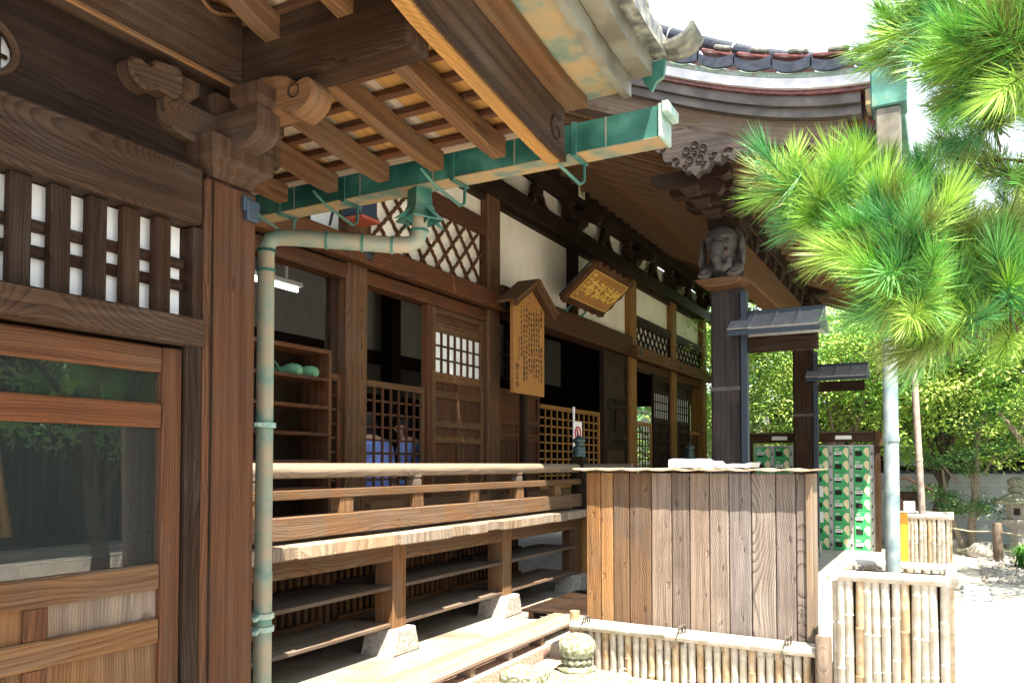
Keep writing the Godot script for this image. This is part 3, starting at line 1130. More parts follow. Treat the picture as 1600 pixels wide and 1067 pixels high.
func hall():
	var h := thing("temple_hall", "long wooden temple hall with deep eaves, plaster panels and lattice doors", "temple", Vector3(11.2, 0, -6.5))
	var zf := -4.9
	var ym := 0.97
	# pillars
	for x in [3.3, 6.03, 8.66, 13.72, 16.18, 18.53]:
		W("pillar", h, x - 0.155, x + 0.155, 0.98, 5.0, zf - 0.31, zf, M.tan if x < 9 else M.honey, 1, 0.03)
	W("strut", h, 11.05, 11.29, 3.752, 4.752, zf - 0.27, zf - 0.02, M.umber, 1, 0.01)
	# sill, lintels and rails between the pillars
	var bays := [[3.455, 5.875], [6.185, 8.505], [8.815, 13.565], [13.875, 16.025], [16.335, 18.375]]
	for b in bays:
		W("sill", h, b[0], b[1], 0.98, 1.14, zf - 0.22, zf + 0.03, M.rail, 0)
		if b[0] > 8.5 and b[0] < 9.0:
			W("door_beam", h, b[0], b[1], 3.40, 3.75, zf - 0.24, zf + 0.03, M.red, 0, 0.008)
		else:
			W("head_track", h, b[0], b[1], 3.24, 3.378, zf - 0.20, zf - 0.03, M.red, 0)
		W("upper_tie", h, b[0], b[1], 4.752, 4.98, zf - 0.25, zf - 0.04, M.umber, 0)
	W("long_rail", h, 2.6, 8.90, 3.38, 3.60, zf + 0.003, zf + 0.12, M.red, 0, 0.008)
	W("long_rail", h, 13.55, 18.80, 3.38, 3.60, zf + 0.003, zf + 0.12, M.tan, 0, 0.008)
	W("upper_rail", h, 2.6, 19.0, 4.80, 5.02, zf + 0.004, zf + 0.10, M.umber, 0, 0.008)
	for x in [8.72, 6.03, 13.74, 16.18, 18.55]:
		var cap := part("rail_boss", h, Vector3(x, 3.49, zf + 0.12))
		put(lathe_mesh([0.0, 0.025, 0.03, 0.022, 0.065, 0.012, 0.075, 0.0], 6, false), "boss", M.iron, cap, Vector3(x, 3.49, zf + 0.121), Basis(Vector3(1, 0, 0), PI / 2))
	# plaster above the doors
	W("plaster_panel", h, 8.815, 11.05, 3.752, 4.75, zf - 0.17, zf - 0.12, M.plaster, 0, 0.0)
	W("plaster_panel", h, 11.29, 13.565, 3.752, 4.75, zf - 0.17, zf - 0.12, M.plaster, 0, 0.0)
	for b in [bays[1], bays[0]]:
		W("mid_rail", h, b[0], b[1], 4.36, 4.50, zf - 0.20, zf - 0.02, M.red, 0)
		W("plaster_panel", h, b[0], b[1], 4.502, 4.75, zf - 0.17, zf - 0.12, M.plaster, 0, 0.0)
	diamond_panel(h, 6.19, 8.50, 3.602, 4.358, zf - 0.06, 0.30, M.red)
	for b in [bays[3], bays[4]]:
		W("mid_rail", h, b[0], b[1], 4.10, 4.20, zf - 0.20, zf - 0.02, M.umber, 0)
		W("plaster_panel", h, b[0], b[1], 4.202, 4.75, zf - 0.17, zf - 0.12, M.plaster, 0, 0.0)
		diamond_panel(h, b[0] + 0.005, b[1] - 0.005, 3.602, 4.098, zf - 0.06, 0.26, M.umber)
	# first bay: papered transom in a dark frame
	W("paper_transom", h, 3.455, 5.87, 3.60, 4.36, zf - 0.16, zf - 0.12, M.paper, 0, 0.0)
	W("transom_bar", h, 3.455, 5.87, 3.93, 3.99, zf - 0.11, zf - 0.05, M.umber, 0)
	for x in [4.1, 4.75, 5.4]:
		W("transom_bar", h, x - 0.025, x + 0.025, 3.60, 4.36, zf - 0.115, zf - 0.055, M.umber, 1)
	# bracket band under the eaves
	W("plaster_band", h, 2.6, 19.0, 5.022, 5.44, zf - 0.25, zf - 0.16, M.plaster, 0, 0.0)
	W("wall_plate", h, 2.6, 19.6, 5.44, 5.68, zf - 0.14, zf + 0.16, M.umber, 0, 0.008)
	for x in [6.03, 8.66, 11.17, 13.72, 16.18, 18.53]:
		var b := part("bracket", h, Vector3(x, 5.02, zf))
		masu("bearing_block", b, Vector3(x, 5.021, zf - 0.02), 0.24, 0.15, M.carved)
		put(extrude_mesh(hijiki_poly(0.36, 0.16), 0.13, 0, 0.006), "bracket_arm", M.carved, b, Vector3(x, 5.15, zf - 0.02))
		put(extrude_mesh(smooth(pts([-0.05, 0.0, 0.16, -0.02, 0.30, -0.09, 0.36, -0.02, 0.33, 0.08, 0.22, 0.15, -0.05, 0.16]), true, 3), 0.11, 0, 0.006), "carved_nose", M.carved, b, Vector3(x, 5.16, zf + 0.04), Basis(Vector3(0, 0, 1), Vector3(0, 1, 0), Vector3(-1, 0, 0)))
		for s in [-0.27, 0.27]:
			masu("bearing_block", b, Vector3(x + s, 5.312, zf - 0.02), 0.17, 0.125, M.carved)
	for x in [4.7, 7.35, 9.92, 12.45, 14.95, 17.36]:
		put(extrude_mesh(kaerumata_poly(), 0.09, 0), "frog_leg_strut", M.carved, h, Vector3(x, 5.03, zf - 0.05))
	var pl := W("paper_slip", h, 10.88, 11.10, 5.46, 5.66, zf + 0.162, zf + 0.166, M.cream, 1, 0.0)
	for s in [[10.91, 11.07, 5.60, 5.615], [10.92, 10.935, 5.49, 5.60], [11.045, 11.06, 5.49, 5.60], [10.95, 11.03, 5.55, 5.562], [10.97, 10.985, 5.49, 5.58], [11.0, 11.015, 5.49, 5.58]]:
		W("ink_stroke", pl, s[0], s[1], s[2], s[3], zf + 0.1661, zf + 0.168, M.black, 0, 0.0)
	# doors and lattice gates
	lattice_gate(h, 5.47, 5.87, 1.14, 2.335, 3, 8, zf - 0.09, M.red, M.red)
	lattice_gate(h, 6.19, 7.24, 1.14, 2.325, 7, 8, zf - 0.09, M.tan, M.red)
	W("door_jamb", h, 7.25, 7.34, 1.14, 3.24, zf - 0.13, zf - 0.05, M.red, 1)
	W("door_jamb", h, 5.78, 5.872, 1.14, 3.24, zf - 0.20, zf - 0.12, M.umber, 1)
	var ra := [[1.14, 1.24], [1.46, 1.52], [1.733, 1.813], [1.902, 1.992], [2.237, 2.32], [2.41, 2.52], [2.97, 3.08], [3.17, 3.24]]
	panel_door(h, 7.36, 8.48, 1.14, 3.24, zf - 0.08, ra, [2.52, 2.97, 7.0, 3.0], M.tan, M.red)
	panel_door(h, 8.83, 10.06, 1.14, 2.47, zf - 0.10, [[1.14, 1.24], [1.807, 1.905], [2.003, 2.10], [2.40, 2.47]], [], M.red, M.red)
	lattice_gate(h, 10.08, 12.36, 1.14, 2.345, 11, 9, zf - 0.13, M.honey, M.honey)
	W("door_jamb", h, 12.38, 12.50, 1.14, 3.40, zf - 0.13, zf - 0.05, M.umber, 1)
	panel_door(h, 12.51, 13.56, 1.14, 3.40, zf - 0.09, [[1.14, 1.22], [1.75, 1.84], [1.90, 2.04], [2.43, 2.52], [2.60, 2.68], [3.22, 3.40]], [], M.umber, M.umber, 2, M.dark)
	lattice_gate(h, 13.885, 14.93, 1.14, 2.28, 6, 8, zf - 0.10, M.honey, M.tan)
	panel_door(h, 14.95, 16.01, 1.14, 3.24, zf - 0.08, [[1.14, 1.24], [1.75, 1.83], [1.93, 2.0], [2.14, 2.22], [2.30, 2.40], [2.87, 2.95], [3.12, 3.24]], [2.40, 2.87, 7.0, 3.0], M.umber, M.umber)
	panel_door(h, 16.345, 17.45, 1.14, 3.24, zf - 0.08, [[1.14, 1.24], [1.75, 1.83], [1.93, 2.0], [2.14, 2.22], [2.30, 2.40], [2.87, 2.95], [3.12, 3.24]], [2.40, 2.87, 7.0, 3.0], M.umber, M.umber)
	lattice_gate(h, 17.47, 18.36, 1.14, 2.22, 6, 8, zf - 0.10, M.honey, M.tan)
	# inside: floor, back wall, ceiling, posts
	W("inner_floor", h, 2.2, 18.95, 0.90, 1.0, -12.0, zf - 0.23, M.tan, 0, 0.0)
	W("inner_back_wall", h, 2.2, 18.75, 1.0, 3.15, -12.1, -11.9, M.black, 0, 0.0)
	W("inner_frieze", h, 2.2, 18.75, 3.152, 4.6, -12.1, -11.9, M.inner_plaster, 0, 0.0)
	W("inner_end_wall", h, 2.0, 2.2, 0.9, 5.4, -12.0, zf - 0.2, M.umber, 1, 0.0)
	W("inner_end_wall", h, 18.75, 18.95, 2.9, 5.4, -12.0, zf - 0.2, M.umber, 1, 0.0)
	W("inner_end_wall", h, 18.75, 18.95, 1.0, 2.9, -12.0, -7.2, M.umber, 1, 0.0)
	W("inner_ceiling", h, 2.2, 18.75, 4.60, 4.7, -12.0, zf - 0.26, M.umber, 0, 0.0)
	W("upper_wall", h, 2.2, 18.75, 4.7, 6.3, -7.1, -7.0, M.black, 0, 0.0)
	for p in [[7.6, -8.2], [11.2, -8.4], [15.2, -8.2], [5.2, -8.6]]:
		W("inner_post", h, p[0] - 0.13, p[0] + 0.13, 1.0, 4.6, p[1] - 0.13, p[1] + 0.13, M.umber, 1, 0.02)
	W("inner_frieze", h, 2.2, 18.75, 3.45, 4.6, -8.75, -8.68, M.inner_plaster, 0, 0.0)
	W("inner_tie", h, 2.2, 18.75, 3.25, 3.45, -8.8, -8.62, M.umber, 0, 0.0)
	# inner lattice transom seen through the main doorway
	var it := part("inner_lattice", h, Vector3(11.2, 3.0, -6.6))
	for k in 24:
		W("lattice_bar", it, 9.6 + k * 0.13, 9.63 + k * 0.13, 2.95, 3.6, -6.62, -6.6, M.black, 1, 0.0)
	for y in [2.95, 3.15, 3.35, 3.58]:
		W("lattice_bar", it, 9.6, 12.7, y, y + 0.03, -6.6, -6.585, M.black, 0, 0.0)
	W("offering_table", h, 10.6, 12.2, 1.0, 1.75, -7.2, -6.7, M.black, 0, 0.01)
	# verandah: end-grain plank edge, beams, posts on stones
	var x := 2.6
	while x < 8.98:
		var w := minf(R.randf_range(0.30, 0.46), 9.0 - x)
		W("verandah_plank", h, x + 0.004, x + w - 0.004, 0.88 + R.randf_range(-0.004, 0.004), 0.97 + R.randf_range(-0.003, 0.003), zf + 0.031, -3.70 + R.randf_range(-0.03, 0.03), M.pale, 2, 0.008)
		x += w
	x = 13.5
	while x < 18.8:
		W("verandah_plank", h, x + 0.002, x + 0.398, 0.88, 0.97, zf + 0.031, -3.77, M.pale, 2, 0.008)
		x += 0.4
	W("edge_beam", h, 2.6, 8.99, 0.735, 0.878, -4.02, -3.872, M.rail, 0, 0.006)
	W("edge_beam", h, 13.5, 18.95, 0.735, 0.878, -4.04, -3.90, M.tan, 0, 0.006)
	for px in [3.5, 5.29, 7.09, 8.86]:
		W("verandah_post", h, px - 0.09, px + 0.09, 0.12, 0.88, -4.05, -3.868, M.rail, 1, 0.008)
		var st := part("post_stone", h, Vector3(px, 0, -3.99))
		put(extrude_mesh(pts([-0.19, 0.0, 0.19, 0.0, 0.125, 0.2, -0.125, 0.2]), 0.32, 0, 0.012), "stone", M.stone, st, Vector3(px, 0, -3.955))
	for y in [0.54, 0.245]:
		for s in [[2.7, 5.19], [5.39, 6.99], [7.19, 8.77]]:
			W("shelf_board", h, s[0], s[1], y - 0.03, y, -4.35, -3.875, M.grey, 0)
			W("shelf_rail", h, s[0], s[1], y - 0.10, y - 0.035, -4.62, -4.585, M.tan if y < 0.4 else M.umber, 0)
		for px in [5.29, 7.09]:
			W("shelf_bearer", h, px - 0.10, px + 0.10, y - 0.075, y - 0.031, -4.35, -4.052, M.tan, 0)
	# slatted vent wall behind the shelves
	W("vent_back", h, 2.6, 8.9, 0.06, 0.88, -4.78, -4.74, M.black, 0, 0.0)
	W("vent_sill", h, 2.6, 8.9, 0.0, 0.13, -4.72, -4.60, M.grey, 0)
	x = 2.65
	while x < 8.8:
		W("vent_slat", h, x, x + 0.045, 0.13, 0.88, -4.66, -4.63, M.tan, 1, 0.002)
		x += 0.088
	for vx in [4.35, 6.1]:
		W("under_post", h, vx - 0.1, vx + 0.1, 0.0, 0.88, -4.629, -4.55, M.honey, 1)
	# railing: sleeper, middle rail, round handrail, blocks and finial posts
	for s in [[2.6, 8.80, true], [13.66, 18.9, false]]:
		W("sleeper_rail", h, s[0], s[1], 1.0, 1.15, -3.93, -3.80, M.rail, 0, 0.006)
		W("middle_rail", h, s[0], s[1], 1.262, 1.325, -3.92, -3.81, M.rail, 0, 0.006)
		tube("handrail", h, [Vector3(s[0], 1.455, -3.865), Vector3(s[1] + 0.0, 1.452, -3.865)], [0.052], M.silver, 12)
		var bx0: float = s[0] + 0.18
		var k := 0
		while bx0 < s[1] - 0.2:
			W("rail_block", h, bx0 - 0.075, bx0 + 0.075, 1.15, 1.262, -3.91, -3.82, M.rail, 1)
			if k % 2 == 1:
				W("rail_post", h, bx0 - 0.05, bx0 + 0.05, 1.325, 1.375, -3.905, -3.825, M.grey, 1)
				masu("bearing_block", h, Vector3(bx0, 1.372, -3.865), 0.085, 0.05, M.grey)
			bx0 += 0.90
			k += 1
		for y in [[0.98, 1.0]]:
			W("rail_shim", h, s[0] + 0.5, s[0] + 0.7, 0.972, 0.999, -3.92, -3.82, M.grey, 0)
	for px in [8.87, 13.58]:
		W("newel_post", h, px - 0.075, px + 0.075, 0.975, 1.585, -3.94, -3.79, M.umber, 1, 0.006)
		var f := part("finial", h, Vector3(px, 1.62, -3.865))
		put(lathe_mesh([0.083, 0.0, 0.086, 0.01, 0.086, 0.05, 0.08, 0.055, 0.086, 0.06, 0.086, 0.12, 0.08, 0.125, 0.086, 0.13, 0.084, 0.17, 0.06, 0.19, 0.05, 0.205, 0.062, 0.215, 0.05, 0.228, 0.076, 0.25, 0.088, 0.28, 0.08, 0.315, 0.045, 0.345, 0.015, 0.37, 0.0, 0.385], 20), "bronze_cap", M.giboshi, f, Vector3(px, 1.585, -3.865), Basis.from_scale(Vector3(0.88, 0.68, 0.88)))
	# short return of the railing beside the steps
	W("sleeper_rail", h, 8.80, 8.94, 1.0, 1.15, -3.788, -3.2, M.umber, 2)
	W("middle_rail", h, 8.81, 8.93, 1.262, 1.325, -3.788, -3.2, M.umber, 2)
	tube("handrail", h, [Vector3(8.87, 1.455, -3.788), Vector3(8.87, 1.455, -3.2)], [0.05], M.grey, 12)
	W("rail_block", h, 8.82, 8.92, 1.15, 1.262, -3.70, -3.58, M.grey, 1)
	W("return_edge", h, 8.72, 9.02, 0.875, 0.972, -3.745, -3.15, M.grey, 2, 0.008)
	W("step_side", h, 8.95, 8.99, 0.0, 0.872, -3.90, -2.9, M.honey, 1)
	for k in 4:
		W("step", h, 9.0, 13.45, 0.16 + k * 0.2, 0.24 + k * 0.2, -2.75 - k * 0.28, -3.1 - k * 0.28, M.tan, 0, 0.01)
	# porch: pillars, beam, bracket sets, purlin
	for px in [8.66, 13.85]:
		W("porch_pillar", h, px - 0.15, px + 0.15, 0.18, 4.0, -2.19, -1.89, M.ash if px < 9 else M.dark, 1, 0.025)
		put(extrude_mesh(pts([-0.24, 0.0, 0.24, 0.0, 0.2, 0.16, -0.2, 0.16]), 0.44, 0, 0.012), "base_stone", M.stone, h, Vector3(px, 0.02, -2.04))
		W("iron_strap", h, px - 0.155, px + 0.155, 2.27, 2.31, -2.195, -1.885, M.copper_brown, 0, 0.0)
		W("porch_bracket_base", h, px - 0.17, px + 0.17, 4.0, 4.12, -2.21, -1.87, M.carved, 0)
		var b := part("porch_bracket", h, Vector3(px, 4.1, -2.04))
		masu("bearing_block", b, Vector3(px, 4.121, -2.04), 0.30, 0.13, M.umber)
		put(extrude_mesh(hijiki_poly(0.5, 0.12), 0.15, 0, 0.006), "bracket_arm", M.umber, b, Vector3(px, 4.235, -2.04))
		put(extrude_mesh(hijiki_poly(0.42, 0.12), 0.15, 0, 0.006), "bracket_arm", M.umber, b, Vector3(px, 4.236, -2.04), FACE_X)
	W("porch_beam", h, 8.81, 13.70, 3.56, 3.96, -2.16, -1.92, M.tan, 0, 0.02)
	for k in 4:
		var px := 9.5 + k * 1.13
		put(extrude_mesh(kaerumata_poly(), 0.12, 0), "frog_leg_strut", M.carved, h, Vector3(px, 3.962, -2.04))
		for s in [-0.3, 0.3]:
			masu("bearing_block", h, Vector3(px + s, 3.962, -2.02), 0.15, 0.22, M.carved)
	W("porch_purlin", h, 6.98, 15.45, 4.20, 4.43, -2.14, -1.94, M.umber, 0, 0.01)
	# rafters and roof boards
	var curve := eave_curve(-4.74, -0.62, 16)
	var first: MeshInstance3D = null
	x = 7.02
	while x < 15.5:
		if first == null:
			first = ribbon("rafter", h, curve, -0.02, 0.10, x - 0.034, x + 0.034, true, M.rail)
		else:
			var d: MeshInstance3D = first.duplicate()
			d.name = "rafter"
			h.add_child(d, true)
			d.position = first.position + Vector3(x - 7.02, 0, 0)
		x += 0.36
	var short := eave_curve(-4.74, -3.25, 6)
	first = null
	for s in [[2.7, 6.75], [15.7, 19.6]]:
		x = s[0]
		while x < s[1]:
			if first == null:
				first = ribbon("rafter", h, short, 0.0, 0.10, x - 0.035, x + 0.035, true, M.red)
			else:
				var d: MeshInstance3D = first.duplicate()
				d.name = "rafter"
				h.add_child(d, true)
				d.position = first.position + Vector3(x - 2.7, 0, 0)
			x += 0.36
	ribbon("roof_boards", h, eave_curve(-6.2, -0.45, 20), 0.102, 0.13, 6.92, 15.6, true, M.carved)
	ribbon("roof_boards", h, eave_curve(-6.2, -3.0, 12), 0.102, 0.13, 2.2, 6.90, true, M.carved)
	ribbon("roof_boards", h, eave_curve(-6.2, -3.0, 12), 0.102, 0.13, 15.62, 18.95, true, M.umber)
	ribbon("roof_bed", h, eave_curve(-7.0, -2.9, 12), 0.132, 0.50, 2.2, 6.70, true, M.tile)
	ribbon("roof_bed", h, eave_curve(-7.0, -2.9, 12), 0.132, 0.50, 15.75, 18.95, true, M.tile)
	ribbon("roof_bed", h, eave_curve(-7.0, -0.35, 24), 0.132, 0.60, 6.955, 15.7, true, M.tile_red)
	W("main_roof", h, 2.2, 18.95, 6.3, 6.9, -13.0, -6.0, M.tile, 0, 0.0)
	porch_gable(h)

func porch_gable(h: Node3D):
	var edge := eave_curve(-3.4, -0.66, 18)
	var edge2 := eave_curve(-3.4, -0.55, 18)
	var edge3 := eave_curve(-3.4, -0.30, 20)
	# bargeboard and the copper-clad courses stepping out above it
	ribbon("bargeboard", h, edge, -0.02, 0.225, 6.88, 6.95, true, M.grey)
	ribbon("bargeboard_bead", h, edge, -0.035, 0.02, 6.868, 6.8785, true, M.dark)
	ribbon("copper_course", h, edge2, 0.226, 0.30, 6.80, 6.94, true, M.copper_brown)
	ribbon("copper_course", h, edge2, 0.302, 0.385, 6.755, 6.95, true, M.copper_brown)
	ribbon("red_course", h, edge3, 0.387, 0.418, 6.72, 6.84, true, M.tile_red)
	ribbon("fascia", h, edge3, 0.42, 0.50, 6.68, 6.84, true, M.fascia)
	ribbon("flashing", h, edge3, 0.512, 0.555, 6.70, 6.84, true, M.copper_pale)
	# eave side: boards and gutter along x
	W("eave_board", h, 6.95, 15.6, 4.12, 4.30, -0.60, -0.52, M.honey, 0)
	W("eave_copper", h, 6.72, 15.7, 4.27, 4.40, -0.515, -0.40, M.copper_tan, 0)
	W("eave_fascia", h, 6.70, 15.7, 4.405, 4.52, -0.42, -0.285, M.copper_pale, 0)
	W("rain_gutter", h, 6.42, 15.9, 4.24, 4.37, -0.39, -0.25, M.copper, 0, 0.006)
	W("gutter_head", h, 6.18, 6.42, 4.02, 4.42, -0.44, -0.21, M.copper, 1, 0.01)
	W("leader_box", h, 6.20, 6.36, 3.45, 4.02, -0.41, -0.25, M.copper_grey, 1, 0.01)
	var kj := part("gutter_bracket", h, Vector3(6.9, 4.2, -0.45))
	bar("stay", kj, Vector3(6.9, 4.24, -0.40), Vector3(6.9, 4.10, -0.52), 0.015, 0.015, M.iron, Vector3.RIGHT)
	bar("stay", kj, Vector3(6.9, 4.10, -0.52), Vector3(6.9, 4.27, -0.55), 0.015, 0.015, M.iron, Vector3.RIGHT)
	# edge tiles: wavy verge tiles overlapping down the slope
	var z := -3.3
	while z < -0.55:
		var y0 := eave_y(z) + 0.56
		var y1 := eave_y(z + 0.30) + 0.56
		var p := PackedVector2Array()
		for k in 9:
			var t := k / 8.0
			p.append(Vector2(lerpf(-0.155, 0.155, t), lerpf((y0 - y1) * 0.5, (y1 - y0) * 0.5, t) + 0.045 - 0.045 * sin(PI * pow(t, 0.8))))
		for k in range(8, -1, -1):
			var t := k / 8.0
			p.append(Vector2(lerpf(-0.155, 0.155, t), lerpf((y0 - y1) * 0.5, (y1 - y0) * 0.5, t) + 0.115 - 0.045 * sin(PI * t) + 0.025 * t))
		var v := part("verge_tile", h, Vector3(6.8, (y0 + y1) * 0.5, z + 0.15))
		put(extrude_mesh(p, 0.035, 0), "flap", M.tile, v, Vector3(6.66, (y0 + y1) * 0.5 - 0.025, z + 0.15), FACE_X)
		put(box_mesh(Vector3(0.30, 0.03, 0.29), 0, 0.01, 0), "pan", M.tile_red, v, Vector3(6.83, (y0 + y1) * 0.5 + 0.125, z + 0.15), Basis(Vector3(1, 0, 0), -atan2(y1 - y0, 0.30) + 0.06))
		put(box_mesh(Vector3(0.05, 0.035, 0.16), 0, 0.012, 1), "tile_lip", M.tile_grey, v, Vector3(6.70, (y0 + y1) * 0.5 + 0.155, z + 0.20), Basis(Vector3(1, 0, 0), -atan2(y1 - y0, 0.30)))
		z += 0.30
	# row of round cover tiles with wire ties
	z = -3.3
	while z < -0.6:
		var o := lerpf(0.86, 0.69, clampf((z + 2.3) / 1.5, 0, 1))
		var a := Vector3(6.82, eave_y(z) + o, z)
		var b := Vector3(6.82, eave_y(z + 0.27) + lerpf(0.86, 0.69, clampf((z + 0.27 + 2.3) / 1.5, 0, 1)), z + 0.27)
		var rt := part("round_tile", h, (a + b) * 0.5)
		put(tube_mesh([(a - b) * 0.5, (b - a) * 0.5], [0.062, 0.058], 14), "barrel", M.tile, rt, (a + b) * 0.5)
		put(tube_mesh([Vector3.ZERO, (b - a).normalized() * 0.012], [0.066], 14), "wire_tie", M.wire, rt, a + (b - a) * 0.4)
		z += 0.275
	var et := part("end_tile", h, Vector3(6.86, 4.6, -0.5))
	put(tube_mesh([Vector3(0, 0, -0.06), Vector3(0, 0, 0.06)], [0.085], 16), "disc", M.tile, et, Vector3(6.86, eave_y(-0.5) + 0.72, -0.50))
	# pendant board with plum-blossom crest hiding the purlin end
	var g := part("gable_pendant", h, Vector3(6.8, 4.2, -1.85))
	var o := smooth(pts([-2.36, 4.50, -2.22, 4.30, -2.205, 4.23, -2.15, 4.205, -2.13, 4.13, -2.07, 4.12, -2.05, 4.07, -1.99, 4.06, -1.95, 4.01, -1.90, 4.01, -1.855, 3.96, -1.81, 4.0, -1.76, 4.0, -1.71, 4.06, -1.65, 4.04, -1.60, 4.08, -1.545, 4.04, -1.515, 4.06, -1.46, 4.11, -1.42, 4.08, -1.39, 4.12, -1.30, 4.10]), false, 3)
	o.append(Vector2(-1.30, 4.15))
	o.append(Vector2(-1.78, 4.31))
	o.append(Vector2(-2.36, 4.56))
	var oc := PackedVector2Array()
	for q in o:
		oc.append(q - Vector2(-1.85, 4.2))
	put(extrude_mesh(oc, 0.10, 0), "board", M.ash, g, Vector3(6.80, 4.2, -1.85), FACE_X)
	for q in [[-1.857, 4.226], [-1.785, 4.188], [-1.812, 4.105], [-1.902, 4.105], [-1.929, 4.188]]:
		put(ring_mesh(0.030, 0.007, 18), "petal", M.carved, g, Vector3(6.746, q[1], q[0]), Basis(Vector3(0, 0, 1), PI / 2))
	put(ring_mesh(0.014, 0.007, 12), "petal", M.carved, g, Vector3(6.746, 4.163, -1.857), Basis(Vector3(0, 0, 1), PI / 2))
	for sw in [[-2.15, 4.25, 0.055, 1.0], [-1.585, 4.10, 0.06, -1.0], [-2.02, 4.11, 0.04, 1.0], [-1.70, 4.10, 0.04, -1.0], [-1.94, 4.05, 0.025, 1.0], [-1.78, 4.05, 0.025, -1.0]]:
		var sp := []
		for k in 16:
			var t := k / 15.0
			var a := t * 4.6 + 0.6
			var r: float = sw[2] * (1.0 - 0.75 * t)
			sp.append(Vector3(0, sin(a) * r, -cos(a) * r * sw[3]))
		put(tube_mesh(sp, [0.010], 6), "scroll", M.carved, g, Vector3(6.748, sw[1], sw[0]))
	# stacked brackets behind the pendant, carrying the purlin out from the pillar
	for k in 3:
		var px := 7.3 + k * 0.38
		put(extrude_mesh(hijiki_poly(0.36 - k * 0.05, 0.11), 0.15, 0, 0.008), "purlin_corbel", M.carved, h, Vector3(px, 4.088, -2.04), FACE_X)
		masu("bearing_block", h, Vector3(px, 3.985, -2.04), 0.20, 0.10, M.carved)
		put(extrude_mesh(smooth(pts([0.0, 0.0, 0.10, -0.01, 0.17, -0.05, 0.22, 0.0, 0.2, 0.06, 0.12, 0.09, 0.0, 0.09]), true, 3), 0.10, 0, 0.006), "carved_nose", M.carved, h, Vector3(px, 4.0, -1.96), Basis(Vector3(0, 0, 1), Vector3(0, 1, 0), Vector3(-1, 0, 0)))

func ring_mesh(r: float, t: float, seg: int) -> ArrayMesh:
	var p := []
	for k in seg + 1:
		var a := TAU * k / seg
		p.append(Vector3(cos(a) * r, 0, sin(a) * r))
	return tube_mesh(p, [t], 6, false)

# ---------------------------------------------------------------- the near entrance wing
func wing_y(x: float) -> float:
	var d := absf(x - 0.8)
	return 2.73 + 0.13 * (2.1 - d) + 0.45 * pow(maxf(0.0, 1.25 - d), 2.0) + 0.03 * pow(maxf(0.0, d - 1.9) / 0.4, 2.0)

func wing_curve(x0: float, x1: float, n: int) -> PackedVector2Array:
	var p := PackedVector2Array()
	for k in n + 1:
		var x := lerpf(x0, x1, float(k) / n)
		p.append(Vector2(x, wing_y(x)))
	return p

func wing_door(w: Node3D, x0: float, x1: float, z: float):
	var d := part("sliding_door", w, Vector3((x0 + x1) * 0.5, -0.1, z))
	var a := x0 + 0.07
	var b := x1 - 0.07
	W("stile", d, x0, a, -0.1, 1.862, z - 0.02, z + 0.02, M.red, 1, 0.005)
	W("stile", d, b, x1, -0.1, 1.862, z - 0.02, z + 0.02, M.red, 1, 0.005)
	for r in [[1.782, 1.862], [1.612, 1.686], [1.118, 1.196], [0.955, 1.030], [0.42, 0.49], [-0.1, 0.0]]:
		W("rail", d, a, b, r[0], r[1], z - 0.019, z + 0.017, M.red if r[0] > 1.5 else M.tan, 0, 0.006)
	W("glass_pane", d, a, b, 1.686, 1.782, z - 0.004, z - 0.001, M.glass, 0, 0.0)
	W("glass_pane", d, a, b, 1.196, 1.612, z - 0.004, z - 0.001, M.glass, 0, 0.0)
	var xm := (x0 + x1) * 0.5
	for r in [[1.03, 1.118], [0.49, 0.955], [0.0, 0.42]]:
		var xs := [a, b - 0.345 - 0.065, b - 0.345, b]
		W("panel", d, a, xs[1], r[0], r[1], z - 0.012, z - 0.002, M.tan, 1, 0.0)
		W("panel", d, xs[2], b, r[0], r[1], z - 0.012, z - 0.002, M.grey if r[0] > 1.0 else M.tan, 1, 0.0)
		W("mullion", d, xs[1], xs[2], r[0], r[1], z - 0.016, z + 0.012, M.red, 1, 0.004)

func nose_poly(s: float) -> PackedVector2Array:
	return smooth(pts([0.0, 0.0, 0.10 * s, -0.005 * s, 0.16 * s, -0.03 * s, 0.22 * s, 0.0, 0.235 * s, 0.05 * s, 0.20 * s, 0.085 * s, 0.145 * s, 0.075 * s, 0.12 * s, 0.105 * s, 0.05 * s, 0.12 * s, 0.0, 0.115 * s]), true, 3)

